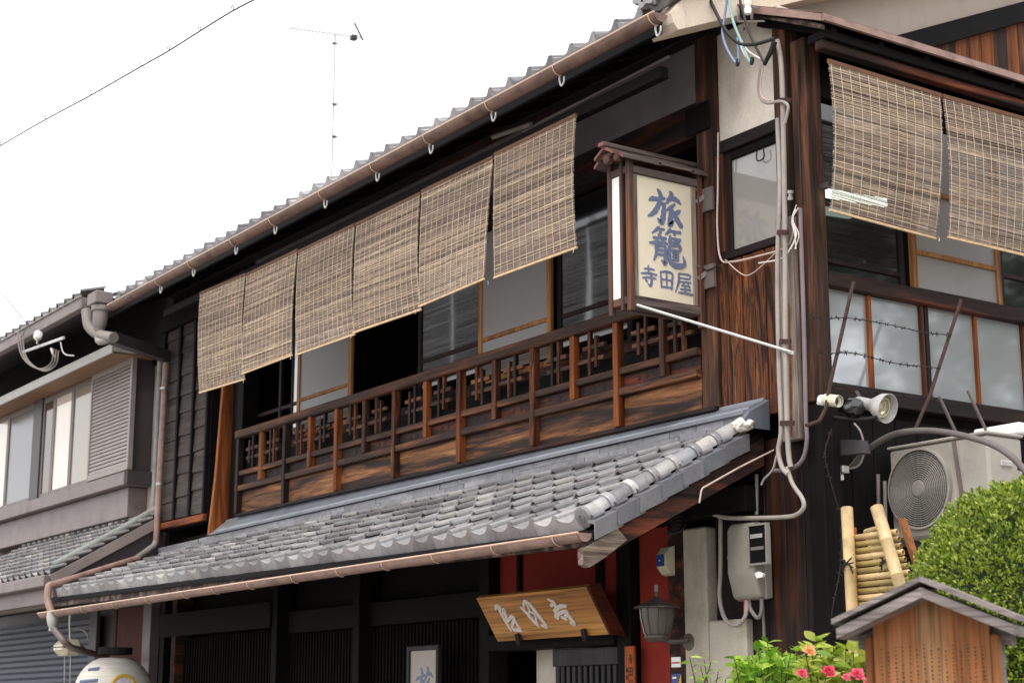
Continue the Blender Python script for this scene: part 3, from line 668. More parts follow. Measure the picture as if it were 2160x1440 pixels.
for i in range(12):
    x = -2.50 + i * .068; bx('door_slat', 'doorZ', dr, x, x + (.05 if i in (0, 11) else .036), -.015, .02, .2, 1.898, bev=.003)
MB().box(-2.5, -1.72, .024, .03, .2, 1.9).build('door_backing', M['dark'], dr)
# dark lattice front
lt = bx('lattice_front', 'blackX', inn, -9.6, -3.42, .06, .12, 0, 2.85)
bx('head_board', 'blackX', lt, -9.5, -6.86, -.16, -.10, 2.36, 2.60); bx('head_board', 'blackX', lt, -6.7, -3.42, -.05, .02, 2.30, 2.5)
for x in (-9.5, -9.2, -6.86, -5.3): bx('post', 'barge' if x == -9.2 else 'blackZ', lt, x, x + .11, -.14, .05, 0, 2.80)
M['slat'] = wood('shade_black_slat', [(.3, c('#080707')), (.6, c('#120e0c')), (.85, c('#22160f'))], 'Z', 1., .85, .2, .1)  # slat colour darkened further so the front keeps its shade
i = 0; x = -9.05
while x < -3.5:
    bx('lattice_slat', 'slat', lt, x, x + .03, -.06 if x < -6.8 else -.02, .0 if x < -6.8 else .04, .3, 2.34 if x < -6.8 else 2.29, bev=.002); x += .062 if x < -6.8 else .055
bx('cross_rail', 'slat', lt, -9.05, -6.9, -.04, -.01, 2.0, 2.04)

# ================================================================== REED BLINDS
def blind(label, p0, p1, h, nrm, sway=.0, seed=1, group='reed blinds under the eaves'):
    """p0, p1: ends of the head bar; h: drop; nrm: outward direction"""
    r = random.Random(seed); p0 = Vector(p0); p1 = Vector(p1); nrm = Vector(nrm); d = (p1 - p0); L = d.length; d.normalize(); Z = Vector((0, 0, 1))
    t = thing('reed_blind', (p0 + p1) / 2 - Z * h, label, 'blind', group)
    mb = MB(); tones = []; z = .03
    tw = r.uniform(-.05, .05)
    while z < h - .02:
        th = r.choice((.003, .004, .005, .0062)); k = z / h
        off = nrm * (math.sin(k * math.pi) * .018 + sway * k * k + r.uniform(-.0012, .0012))
        e0, e1 = r.uniform(-.006, .006), r.uniform(-.006, .006); ins = .012 * math.sin(k * 2.6) + .006 * k
        tl = r.uniform(-.0016, .0016) + .004 * math.sin(k * 5 + seed)
        a = p0 + d * (ins + e0) - Z * (z + tl) + off; b = p1 - d * (ins + e1) - Z * (z - tl) + off + nrm * tw * k * k
        # a slat is drawn in three lengths that sag a little differently
        cuts = [0, .33, .67, 1]; sg = [0, r.uniform(-.0014, .0014), r.uniform(-.0014, .0014), 0]
        sec = [a + (b - a) * q + Z * s for q, s in zip(cuts, sg)]
        base = len(mb.v)
        for s in sec:
            mb.v += [tuple(s + nrm * .0018), tuple(s + Z * th / 2), tuple(s - nrm * .0018), tuple(s - Z * th / 2)]
        for i in range(3):
            for k2 in range(4): mb.f.append((base + i*4 + k2, base + i*4 + (k2+1) % 4, base + (i+1)*4 + (k2+1) % 4, base + (i+1)*4 + k2))
        tone = min(1, max(0, r.gauss(.54, .27))); tones += [tone] * 16
        z += th + r.choice((.0001, .0004, .0009, .0018))
    sl = mb.build('slats', M['reed'], t, kind='stuff')
    a = sl.data.attributes.new('tone', 'FLOAT', 'POINT'); a.data.foreach_set('value', tones)
    mb = MB(); n = max(6, int(L / .082))
    for i in range(n + 1):
        x = .02 + (L - .04) * i / n
        pts = []
        for k in range(9):
            q = k / 8; pts.append(p0 + d * (x + (.012 * math.sin(q * 2.6) * (1 - 2 * x / L))) - Z * (.03 + (h - .05) * q) + nrm * (math.sin(q * math.pi) * .018 + (sway + tw * x / L) * q * q + .0045))
        mb.tube(pts, .0019, 4)
    mb.build('strings', M['string'], t, kind='stuff')
    mb = MB(); mb.beam(p0 - Z * .018, p1 - Z * .018, .016, .026); mb.build('head_bar', M['reed_head'], t)
    ins = .012 * math.sin(2.6) + .006
    mb = MB(); mb.beam(p0 + d * ins - Z * (h - .008) + nrm * sway, p1 - d * ins - Z * (h - .008) + nrm * (sway + tw), .014, .015); mb.build('hem_bar', M['reed_bar'], t)
    q = p1 - d * (ins + .03) - Z * (h - .004) + nrm * sway
    MB().tube(curve([q, q - Z * .012 + d * .01, q - Z * .03 + d * .004], 4), .003, 5).build('tie', M['string'], t)
    return t
BX = [-7.535, -6.48, -5.425, -4.372, -3.318, -2.285, -1.252]
LB = ['leftmost reed blind beside the shutter box, hanging slightly skewed', 'reed blind second from the left under the front eave', 'reed blind above the left grey window with tan frame',
      'reed blind fourth from the left above the dark open window', 'reed blind second nearest the lantern sign', 'reed blind nearest the lantern sign under the front eave']
for i in range(6):
    zt = (5.64, 5.60, 5.58, 5.575, 5.585, 5.60)[i]
    blind(LB[i], (BX[i] + .008, -.70, zt), (BX[i+1] - .008, -.70, zt - (.03 if i == 0 else 0)), zt - (4.62, 4.625, 4.62, 4.62, 4.628, 4.635)[i], (0, -1, 0), (-.03, .02, .0, .012, .02, .01)[i], 11 + i)
blind('reed blind on the side bay next to the corner post', (.60, -.15, 5.50), (.60, .858, 5.49), .965, (1, 0, 0), -.05, 31)
blind('reed blind on the side bay cut by the right edge', (.60, .872, 5.49), (.60, 1.88, 5.50), .965, (1, 0, 0), -.03, 32)
# fluorescent lamp glowing inside the side bay
t = thing('ceiling_lamp', (-.1, .55, 4.95), 'lit white fluorescent lamp seen behind the side reed blind', 'lamp')
p0, p1 = at(1745, 408, X=.36), at(1868, 428, X=.36)
MB().beam(p0, p1, .03, .05).build('tube', M['glow'], t); MB().beam(p0 + Vector((-.03, 0, .06)), p1 + Vector((-.03, 0, .06)), .08, .03).build('housing', M['trimd'], t)

# ================================================================== GUTTERS AND DOWNPIPES
def gutter(label, p, q, r, mat, hooks, strap, uhook=True, lipmat='gutter_lip'):
    p = Vector(p); q = Vector(q); d = (q - p).normalized(); Z = Vector((0, 0, 1)); nY = Vector((0, -1, 0))
    t = thing('rain_gutter', (p + q) / 2, label, 'gutter', 'rain gutters of the inn')
    n = 12; mb = MB(); ax = [math.pi * k / n for k in range(n + 1)]
    def sec(o, rr): return [o + nY * math.cos(a) * rr - Z * math.sin(a) * rr for a in ax]
    vv = sec(p, r) + sec(q, r) + sec(p, r - .006) + sec(q, r - .006); m_ = n + 1; ff = []
    for k in range(n): ff += [(k, k+1, m_+k+1, m_+k), (2*m_+k+1, 2*m_+k, 3*m_+k, 3*m_+k+1)]
    ff += [(0, m_, 3*m_, 2*m_), (n, 2*m_+n, 3*m_+n, m_+n)]
    mb.add(vv, ff)
    tr = mb.build('trough', M[mat], t, smooth=True)
    MB().tube([p + nY * r, q + nY * r], .0075, 8).build('lip', M[lipmat], t)
    for o, s in ((p, 1), (q, -1)):
        mb = MB(); mb.prism(sec(o, r), d * s * .008); mb.build('end_cap', M[mat], t)
    for X in hooks:
        k = (X - p.x) / (q.x - p.x); o = p + (q - p) * k
        pts = [o + nY * math.cos(a) * (r + .004) - Z * math.sin(a) * (r + .004) for a in [math.pi * j / 10 for j in range(0, 7)]]
        MB().tube(pts, .0042, 5).build('strap', M[strap], t)
        if uhook:
            o2 = o - Z * (r - .002); u_ = d * .045
            MB().tube(curve([o2 + Vector((0, .02, .02)), o2 - Z * .02, o2 - Z * .075 + u_ * .25, o2 - Z * .085 + u_ * .6, o2 - Z * .065 + u_ * 1.1, o2 - Z * .03 + u_ * 1.2], 5), .006, 6).build('hook', M['steelw'], t)
    return t
gutter('brown half-round gutter along the upper eave with hanging hooks', (-9.26, -.95, 5.812), (-.03, -.95, 5.826), .055, 'gutter_brown',
       [-7.95, -7.15, -6.2, -5.4, -4.47, -3.6, -2.79, -1.94, -1.11, -.085], 'gutter_lip')
gutter('pinkish brown gutter along the lower eave above the entrance', (-9.42, -1.45, 2.568), (-.20, -1.45, 2.577), .05, 'gutter_pink',
       [-8.9, -8.2, -7.4, -6.6, -5.8, -5.2, -4.55, -3.8, -3.1, -2.45, -1.8, -1.1, -.45], 'gutter_lip', False)
# hopper and downpipe at the left end
t = thing('downpipe', (-9.4, -.2, 3.4), 'brown downpipe with grey hopper at the left end of the inn', 'downpipe')
h0 = at(213, 640, Y=-.95)
mb = MB(); mb.bbox(h0.x - .16, h0.x + .10, -1.05, -.85, h0.z - .02, h0.z + .12, b=.012); mb.build('hopper', M['trim'], t)
mb = MB(); mb.lathe([(.10, .0), (.10, -.05), (.082, -.07), (.078, -.2), (.062, -.24), (.052, -.27), (.046, -.34), (0, -.34)], h0 + Vector((0, 0, -.03)), (0, 0, 1), 16); mb.build('funnel', M['pipe_dim'], t, smooth=True)
a = at(235, 712, Y=-.92); b = at(352, 752, Y=-.16)
MB().tube(round_path([h0 + Vector((0, 0, -.3)), h0 + Vector((0.0, 0, -.42)), a], .08), .05, 10).build('elbow', M['pipe_grey'], t, smooth=True)
MB().tube(round_path([at(182, 655, Y=-1.0), at(186, 690, Y=-1.0), at(205, 705, Y=-.95), at(240, 712, Y=-.93)], .1), .056, 12).build('elbow', M['pipe_dim'], t, smooth=True)
MB().beam(a, b, .12, .12).build('offset_box', M['trimd'], t)
p2 = at(350, 765, Y=-.18); p3 = at(340, 1152, Y=-.25); p4 = at(265, 1180, Y=-.6); p5 = at(112, 1232, Y=-1.42); p6 = at(112, 1300, Y=-1.46)
MB().tube([p2, Vector((p2.x, -.2, 3.36))], .034, 12).build('pipe', M['gutter_pink'], t, smooth=True)
pe = Vector((p2.x, -.2, 3.36)); e1 = LR(-9.45, .0) + Vector((-.02, -.02, .1))
MB().tube(round_path([pe + Vector((0, 0, .02)), pe + Vector((0, -.02, -.03)), LR(-9.46, .8) + Vector((-.04, 0, .09))], .05), .036, 12).build('elbow', M['pipe_dim'], t, smooth=True)
MB().tube([LR(-9.46, .82) + Vector((-.04, 0, .09)), p5], .034, 12).build('pipe', M['gutter_pink'], t, smooth=True)
MB().tube(round_path([p5, p5 + (p5 - LR(-9.46, .82)).normalized() * .05, p5 + Vector((.02, -.06, -.16)), p6], .07), .037, 12).build('pipe_drop', M['gutter_pink'], t, smooth=True)
MB().lathe([(.06, .05), (.062, -.02), (.05, -.08), (.036, -.1), (.034, -.14)], p6, (0, 0, 1), 14).build('outlet', M['steelw'], t, smooth=True)
p7 = at(135, 1352, Y=-1.4); p8 = at(150, 1365, Y=-1.3); p9 = at(225, 1385, Y=-.12)
MB().tube(round_path([p6 + Vector((0, 0, -.1)), p7, p8, p9], .08), .035, 12).build('return_pipe', M['trim'], t, smooth=True)
for z in (4.0, 5.05): MB().lathe([(.036, -.012), (.042, -.012), (.042, .012), (.036, .012)], (p2.x, -.19, z), (0, 0, 1), 12).build('clip', M['steel'], t)

# ================================================================== BRUSH LETTERING
G = {}
G['ryo'] = [[(.28,1.,.03),(.34,.93,.09),(.40,.80,.10)],[(.03,.62,.03),(.12,.69,.10),(.26,.71,.09),(.50,.77,.07)],[(.37,.80,.08),(.31,.55,.11),(.18,.32,.11),(.0,.18,.04)],[(.27,.57,.05),(.46,.60,.09),(.45,.30,.12),(.39,.08,.12),(.27,.18,.03)],
  [(.64,1.0,.04),(.70,.92,.10),(.60,.72,.08),(.50,.62,.03)],[(.57,.76,.06),(.82,.81,.10),(.97,.70,.04)],[(.80,.68,.04),(.66,.54,.09),(.53,.44,.03)],[(.68,.56,.07),(.67,.30,.12),(.64,.06,.12),(.76,.20,.03)],[(.95,.52,.04),(.86,.44,.10),(.74,.33,.04)],[(.72,.48,.05),(.84,.26,.11),(.98,.06,.10)]]
G['kago'] = [[(.28,1.,.03),(.24,.93,.08),(.08,.78,.04)],[(.18,.90,.05),(.42,.93,.06)],[(.28,.90,.04),(.32,.82,.07)],[(.58,1.,.03),(.56,.92,.08),(.44,.80,.03)],[(.54,.92,.05),(.88,.93,.07)],[(.66,.92,.04),(.72,.84,.07)],
  [(.24,.79,.04),(.31,.71,.08)],[(.10,.67,.05),(.46,.70,.07)],[(.17,.65,.04),(.22,.58,.07)],[(.40,.67,.07),(.33,.58,.04)],[(.0,.52,.05),(.25,.56,.07),(.50,.58,.05)],
  [(.17,.49,.06),(.18,.28,.07),(.11,.09,.04)],[(.17,.47,.06),(.42,.49,.07),(.43,.25,.08),(.42,.05,.09),(.32,.12,.03)],[(.20,.37,.05),(.38,.38,.05)],[(.20,.26,.05),(.38,.27,.05)],
  [(.58,.80,.05),(.58,.62,.08),(.82,.66,.06)],[(.62,.74,.04),(.86,.73,.07)],[(.56,.54,.06),(.84,.57,.06),(.82,.44,.06),(.58,.43,.05)],[(.55,.54,.06),(.54,.30,.08),(.58,.10,.09),(.78,.04,.11),(.97,.12,.08),(.93,.32,.02)],[(.64,.35,.04),(.80,.36,.05)],[(.64,.27,.04),(.80,.28,.05)],[(.64,.19,.04),(.80,.20,.05)]]
G['tera'] = [[(.2,.80,.07),(.52,.84,.10),(.84,.82,.08)],[(.46,1.,.07),(.48,.80,.10),(.47,.60,.07)],[(.0,.56,.08),(.5,.62,.11),(1.,.60,.08)],[(.08,.36,.07),(.5,.42,.10),(.95,.42,.07)],[(.64,.60,.08),(.66,.30,.12),(.60,.04,.12),(.42,.10,.04)],[(.26,.30,.06),(.38,.20,.10)]]
G['ta'] = [[(.06,.92,.08),(.10,.5,.12),(.12,.05,.10)],[(.08,.88,.09),(.5,.95,.12),(.92,.88,.12),(.90,.45,.13),(.86,.02,.11)],[(.14,.50,.09),(.86,.52,.09)],[(.50,.90,.10),(.50,.10,.10)],[(.14,.10,.09),(.84,.12,.09)]]
G['ya'] = [[(.20,.96,.08),(.86,.97,.10),(.84,.76,.08)],[(.24,.76,.07),(.82,.77,.08)],[(.22,.97,.09),(.20,.55,.12),(.0,.02,.05)],[(.28,.58,.07),(.92,.61,.09)],[(.56,.58,.07),(.38,.40,.06)],[(.36,.40,.06),(.82,.43,.07)],[(.74,.52,.05),(.86,.36,.08)],[(.30,.23,.07),(.90,.25,.08)],[(.58,.42,.08),(.58,.06,.08)],[(.18,.05,.08),(.6,.06,.09),(1.,.04,.10)]]
# running-hand forms for the carved plaque
G['ya_c'] = [[(.0,.86,.05),(.16,.98,.10),(.34,.96,.10),(.30,.84,.07)],[(.22,.90,.09),(.26,.55,.11),(.30,.25,.11),(.34,.03,.06)],[(.26,.60,.06),(.52,.86,.09),(.44,.55,.10),(.40,.38,.06)],[(.42,.40,.07),(.80,.56,.10),(.86,.46,.09),(.56,.24,.09),(.52,.08,.08),(.76,.06,.10),(.96,.02,.08)],[(.86,.46,.07),(.90,.20,.09),(.94,.05,.08)]]
G['ta_c'] = [[(.0,.80,.06),(.16,.62,.10),(.40,.22,.11),(.52,.06,.06)],[(.16,.76,.06),(.40,1.,.08),(.62,.86,.11),(.80,.46,.12),(.96,.04,.10),(.70,.10,.06)],[(.42,.92,.06),(.44,.66,.06),(.24,.52,.07)],[(.44,.60,.06),(.62,.50,.06),(.52,.20,.08)]]
G['tera_c'] = [[(.12,1.,.05),(.30,.86,.12),(.10,.74,.08)],[(.36,.88,.09),(.34,.66,.11),(.20,.56,.10)],[(.14,.56,.09),(.60,.70,.11),(.95,.70,.08)],[(.30,.56,.07),(.10,.36,.11),(.20,.28,.06)],[(.12,.34,.08),(.44,.48,.10),(.84,.50,.10),(.60,.32,.07)],[(.78,.48,.10),(.86,.22,.12),(.92,.04,.10),(.72,.10,.05)],[(.40,.34,.08),(.62,.24,.09)]]
def brush(mb, glyph, o, ux, uy, nz, th=.0015, wide=1., step=.0003):
    """variable-width strokes on the plane (o, ux, uy); each stroke a hair prouder than the last"""
    o = Vector(o); ux = Vector(ux); uy = Vector(uy); nz = Vector(nz)
    sc = (ux.length + uy.length) / 2; un = ux / ux.length; vn = uy / uy.length; ku = ux.length; kv = uy.length
    for si, st in enumerate(G[glyph]):
        P_ = [Vector((x * ku, y * kv, w_ * sc * wide)) for x, y, w_ in st]
        pts = curve(P_, 6); L = []; Rr = []; m_ = len(pts)
        for i, q in enumerate(pts):
            d = pts[min(i+1, m_-1)] - pts[max(i-1, 0)]; d = Vector((d.x, d.y, 0)); d = d.normalized() if d.length > 1e-9 else Vector((1, 0, 0)); n_ = Vector((-d.y, d.x, 0)); hw = max(q.z, .012 * sc) * .5 * (1 + .10 * math.sin(i * 1.7 + si))
            L.append(q + n_ * hw); Rr.append(q - n_ * hw)
        d0 = (pts[0] - pts[1]).normalized() * pts[0].z * .35; d1 = (pts[-1] - pts[-2]).normalized() * pts[-1].z * .35
        poly = [pts[0] + d0] + L + [pts[-1] + d1] + Rr[::-1]
        h = th + step * si; n = m_
        W = lambda q, hh: o + un * q.x + vn * q.y + nz * hh
        top = [W(q, h) for q in poly]; bot = [W(q, 0) for q in poly]; N = len(poly)
        fs = [(0, 1, N-1)] + [(1+i, 2+i, N-2-i, N-1-i) for i in range(m_-1)] + [(m_, m_+1, m_+2)] + [(i, (i+1) % N, (i+1) % N + N, i + N) for i in range(N)]
        mb.add(top + bot, fs)

# ------------------------------------------------------------------ projecting lantern sign
S0 = Vector((-.80, -.40, 4.1))
sg = thing('lantern_sign', (-.80, -.40, 4.10), 'projecting wooden lantern sign with blue brush lettering on cream panel', 'sign')
x0, x1, y0, y1, z0, z1 = -.90, -.70, -.69, -.10, 4.13, 5.13
for X, Y, w_, zb in ((x0, y0, .035, 4.09), (x1, y0, .04, 4.09), (x0, y1, .035, 4.11), (x1, y1, .04, 4.05)):
    MB().bbox(X - w_/2, X + w_/2, Y - w_/2, Y + w_/2, zb, z1, b=.004).build('post', M['signwood'], sg)
MB().bbox(x1 - .085, x1 - .055, y0 - .022, y0 + .015, 4.1, z1, b=.004).build('post', M['signwood'], sg)
for X in (x0, x1):
    for z, h in ((4.165, .06), (5.045, .05)): MB().bbox(X - .016, X + .016, y0 + .02, y1 - .02, z - h/2, z + h/2, b=.004).build('side_rail', M['signroof'], sg)
for Y in (y0, y1):
    for z, h in ((4.165, .05), (5.045, .05)): MB().bbox(x0 + .018, x1 - .022, Y - .014, Y + .014, z - h/2, z + h/2, b=.004).build('end_rail', M['signwood'], sg)
for Y in (y0 + .045, y1 - .045): MB().bbox(x1 - .02, x1 + .004, Y - .018, Y + .018, 4.196, 5.019, b=.003).build('inner_stile', M['greyZ'], sg)
fp = MB().box(x1 - .012, x1 - .006, y0 + .064, y1 - .064, 4.197, 5.018).build('face_panel', M['cream'], sg)
MB().box(x0 + .006, x0 + .012, y0 + .02, y1 - .02, 4.197, 5.018).build('face_panel', M['cream'], sg)
MB().box(x0 + .02, x1 - .09, y0 - .004, y0 + .002, 4.195, 5.018).build('end_panel', M['white'], sg)
MB().box(x0 + .015, x1 - .02, y0 + .015, y1 - .015, 4.150, 4.156).build('bottom_panel', M['signroof'], sg)
mb = MB(); fx = x1 - .0055; Hc = Vector((0, 0, 1)); Yc = Vector((0, 1, 0)); N1 = (1, 0, 0)
brush(mb, 'ryo', (fx, -.535, 4.705), Yc * .29, Hc * .245, N1, .0015, 1.3); brush(mb, 'kago', (fx, -.525, 4.435), Yc * .30, Hc * .262, N1, .0015, 1.25)
brush(mb, 'tera', (fx, -.60, 4.275), Yc * .13, Hc * .14, N1, .0015, 1.25); brush(mb, 'ta', (fx, -.445, 4.275), Yc * .115, Hc * .125, N1, .0015, 1.25); brush(mb, 'ya', (fx, -.315, 4.262), Yc * .145, Hc * .14, N1, .0015, 1.2)
mb.build('lettering', M['ink'], sg, kind='stuff')
# small shingled roof with red edges
rc_ = (x0 + x1) / 2
for s in (-1, 1):
    for k, (u0, u1, zz) in enumerate(((.0, .10, 5.20), (.07, .155, 5.165))):
        a0 = -.82 + .04 * k; a1 = .02 + .045 * k
        segs = [a0, a0 + .3, a0 + .58, a1]
        for j in range(3):
            mb = MB(); dz = rnd.uniform(-.003, .003) + .006 * (j % 2); Y0, Y1 = segs[j], segs[j+1] + (.02 if j < 2 else 0)
            q = [(rc_ + s * u0, Y0, zz + dz), (rc_ + s * u1, Y0, zz - .055 + dz), (rc_ + s * u1, Y0, zz - .075 + dz), (rc_ + s * u0, Y0, zz - .02 + dz)]
            mb.prism(q, (0, Y1 - Y0, 0)); mb.build('roof_board', M['signroof'], sg)
        mb = MB(); q = [(rc_ + s * u0, a0 - .004, zz), (rc_ + s * u1, a0 - .004, zz - .055), (rc_ + s * u1, a0 - .004, zz - .075), (rc_ + s * u0, a0 - .004, zz - .02)]
        mb.prism(q, (0, .004, 0)); mb.build('red_edge', M['redend'], sg)
MB().bbox(rc_ - .03, rc_ + .03, -.84, -.03, 5.195, 5.225, b=.006).build('ridge_board', M['signroof'], sg); MB().box(rc_ - .028, rc_ + .028, -.846, -.841, 5.197, 5.223).build('red_edge', M['redend'], sg)
MB().bbox(rc_ - .06, rc_ + .06, -.80, -.10, 5.128, 5.16).build('roof_bearer', M['signwood'], sg); MB().lathe([(0, -.02), (.035, -.01), (.04, .02), (.02, .04)], (rc_, -.79, 5.12), (0, 1, 0), 10).build('finial', M['signwood'], sg)
MB().bbox(x1 - .03, x1 + .01, -.80, -.75, 5.085, 5.13).build('roof_bearer', M['signwood'], sg)
for z in (4.93, 4.40):
    MB().box(-.72, -.585, -.085, -.063, z - .085, z + .075).build('bracket_plate', M['trim'], sg)
    MB().beam((-.70, -.12, z - .02), (-.66, -.07, z + .03), .02, .03).build('bracket_arm', M['trim'], sg); MB().box(-.735, -.69, -.14, -.086, z + .06, z + .075).build('bracket_arm', M['trim'], sg)
MB().tube([(-.70, -.655, 4.135), at(1668, 742, Y=-.14)], .0095, 8).build('stay_rod', M['steelw'], sg)
e = at(1668, 742, Y=-.14); MB().beam(e + Vector((-.04, 0, .012)), e + Vector((.03, 0, -.012)), .01, .022).build('stay_foot', M['steelw'], sg)

# ------------------------------------------------------------------ carved plaque above the door
pq = thing('name_plaque', (-2.28, -.2, 2.09), 'tilted golden wooden plaque with three white carved characters', 'plaque')
tl, tr_, br, bl = Vector((-2.95, -.405, 2.40)), Vector((-1.60, -.405, 2.40)), Vector((-1.60, -.215, 2.09)), Vector((-2.95, -.215, 2.09))
nz = (tr_ - tl).cross(bl - tl).normalized(); nz = nz if nz.y < 0 else -nz
MB().prism([tl, tr_, br, bl], -nz * .035).build('board', M['plaque'], pq)
M['plaque_side'] = wood('plaque_edge', [(.3, c('#2a120c')), (.7, c('#5a2616'))], 'Y', 1.)
MB().prism([tr_ + Vector((.002, 0, 0)), br + Vector((.002, 0, 0)), br + Vector((.002, .13, -.01)), tr_ + Vector((.002, .10, .03))], (.025, 0, 0)).build('side_cheek', M['plaque_side'], pq)
mb = MB(); ux = (tr_ - tl); uy = (tl - bl)
for g_, u, v, s in (('ya_c', .135, .20, .15), ('ta_c', .375, .24, .15), ('tera_c', .63, .24, .15)):
    brush(mb, g_, bl + ux * u + uy * v, ux.normalized() * 1.35 * s, uy * .60, nz, .008, 1.4)
mb.build('carved_lettering', M['relief'], pq, kind='stuff')
for X in (-2.66, -1.86):
    MB().prism([(X, -.10, 2.10), (X, -.245, 2.055), (X, -.262, 2.13), (X, -.25, 2.135), (X, -.235, 2.085), (X, -.10, 2.13)], (.045, 0, 0)).build('hook', M['dark'], pq)

# door-side vertical nameplate
npn = thing('nameplate', (-1.64, -.1, 1.5), 'orange wooden nameplate strip with black vertical writing beside the door', 'nameplate')
a = at(1318, 1362, Y=-.10); MB().bbox(a.x, a.x + .105, -.105, -.085, 1.55, a.z, b=.004).build('board', M['plate_orange'], npn)
mb = MB(); Xc = Vector((1, 0, 0))
for i, g_ in enumerate(('tera', 'ta', 'ya')): brush(mb, g_, (a.x + .045, -.1055, a.z - .115 - i * .085), Xc * .045, Hc * .06, (0, -1, 0), .001, 1.1)
for i, g_ in enumerate(('ryo', 'ta', 'kago', 'tera')): brush(mb, g_, (a.x + .015, -.1055, a.z - .175 - i * .05), Xc * .022, Hc * .034, (0, -1, 0), .001, 1.2)
mb.build('lettering', M['inkd'], npn, kind='stuff')

# framed hanging sign at the lattice
fs_ = thing('framed_sign', (-4.3, -.3, 1.5), 'narrow grey framed sign with one dark brush character hanging on the lattice', 'sign')
a = at(862, 1362, Y=-.25); b = at(928, 1358, Y=-.25); W_ = b.x - a.x
for X in (a.x, b.x - .035): MB().bbox(X, X + .035, -.27, -.23, 1.5, a.z).build('frame', M['doorZ'], fs_)
MB().bbox(a.x + .035, b.x - .035, -.268, -.232, a.z - .04, a.z - .002).build('frame', M['doorZ'], fs_)
M['mesh_white'] = flat('perforated_white', c('#a9a29a'), .7, 0, .12, 60)
MB().box(a.x + .035, b.x - .035, -.25, -.245, 1.5, a.z - .04).build('panel', M['mesh_white'], fs_)
mb = MB(); brush(mb, 'ryo', (a.x + .11, -.2505, a.z - .44), Xc * (W_ - .2), Hc * .27, (0, -1, 0), .002, 1.); mb.build('lettering', M['ink'], fs_, kind='stuff')
MB().tube([Vector((a.x + W_ * .6, -.25, a.z)), Vector((a.x + W_ * .2, -.1, a.z + .22))], .004, 5).build('cord', M['cord'], fs_)

# paper lantern
pl = thing('paper_lantern', (-9.05, -.8, 1.5), 'round white paper lantern with yellow ring emblem hanging below the eave', 'lantern')
lc = Vector((-9.05, -.8, 1.80)); rr = .385
prof = []
for k in range(41):
    th_ = math.pi * (.13 + .74 * k / 40); prof.append((rr * math.sin(th_) * (1 + .008 * (k % 2)), rr * .92 * math.cos(th_)))
MB().lathe(prof, lc, (0, 0, 1), 24).build('paper_shade', M['paper'], pl, smooth=True)
MB().lathe([(.0, .43), (.17, .43), (.17, .36), (.15, .36)], lc, (0, 0, 1), 20).build('top_ring', M['dark'], pl); MB().tube([lc + Vector((0, 0, .42)), lc + Vector((0, 0, .9))], .008, 6).build('hanger', M['cord'], pl)
def lpt(az, dz, e=.0):
    q = rr * math.cos(math.asin(dz / (rr * .92))) + e; a_ = R(az); return lc + Vector((math.cos(a_) * q, math.sin(a_) * q, dz))
def on_lantern(name, mat, ring, w_):
    mb = MB(); mb.tube(ring, w_, 6); mb.build(name, M[mat], pl, kind='stuff')
on_lantern('emblem_ring', 'yellow', [lpt(-6 + 18 * math.cos(t), .03 + .115 * math.sin(t), .003) for t in [2 * math.pi * k / 28 for k in range(29)]], .016)
mb = MB(); n_ = 20; cv = [lpt(-6, .03, .004)] + [lpt(-6 + 16 * math.cos(2 * math.pi * k / n_), .03 + .10 * math.sin(2 * math.pi * k / n_), .003) for k in range(n_)]
mb.add(cv, [(0, 1 + k, 1 + (k + 1) % n_) for k in range(n_)]); mb.build('emblem', M['lilacp'], pl)
for dz, t0, t1 in ((.20, -72, -50), (.085, -80, -46), (-.02, -78, -60)): on_lantern('lettering', 'ink', [lpt(t0 + (t1 - t0) * k / 6, dz + .012 * k / 6, .0) for k in range(7)], .02)
for k in range(12): on_lantern('rib_hoop', 'paper', [lpt(360 * j / 40, -.28 + .052 * k, .0) for j in range(41)], .0045)

# ================================================================== NEIGHBOURING HOUSE
nh = thing('neighbouring_house', (-12.5, 0, 0), 'grey mauve two-storey house with louvred bay window on the left', 'house')
bx('wall', 'lilac', nh, -18, -9.95, .0, 3, 2.9, 5.70); bx('eave_shade_wall', 'blackX', nh, -18, -9.97, .01, 3, 5.71, 6.36); bx('wall', 'trimd', nh, -18, -9.97, .12, 3, 0, 2.88)  # upper band coloured black to stand for deep shade under the eave
bayL, bayR, bY = -15.5, -10.33, -.28
bw = bx('bay_window', 'trimd', nh, bayL, bayR + .02, bY + .04, -.01, 4.22, 5.60)
bx('sill_beam', 'trim', bw, bayL, bayR + .05, bY - .05, -.002, 4.06, 4.215, bev=.01); bx('sill_end', 'trimd', bw, bayR + .055, bayR + .10, bY - .03, .0, 4.07, 4.22)
bx('under_panel', 'trim', bw, bayL, bayR - .05, bY + .05, -.003, 3.72, 4.055)
sp = lambda px_: at(px_, 900, Y=bY).x
xa, xb, xc, xd, xe = sp(-10), sp(72), sp(90), sp(193), sp(278)
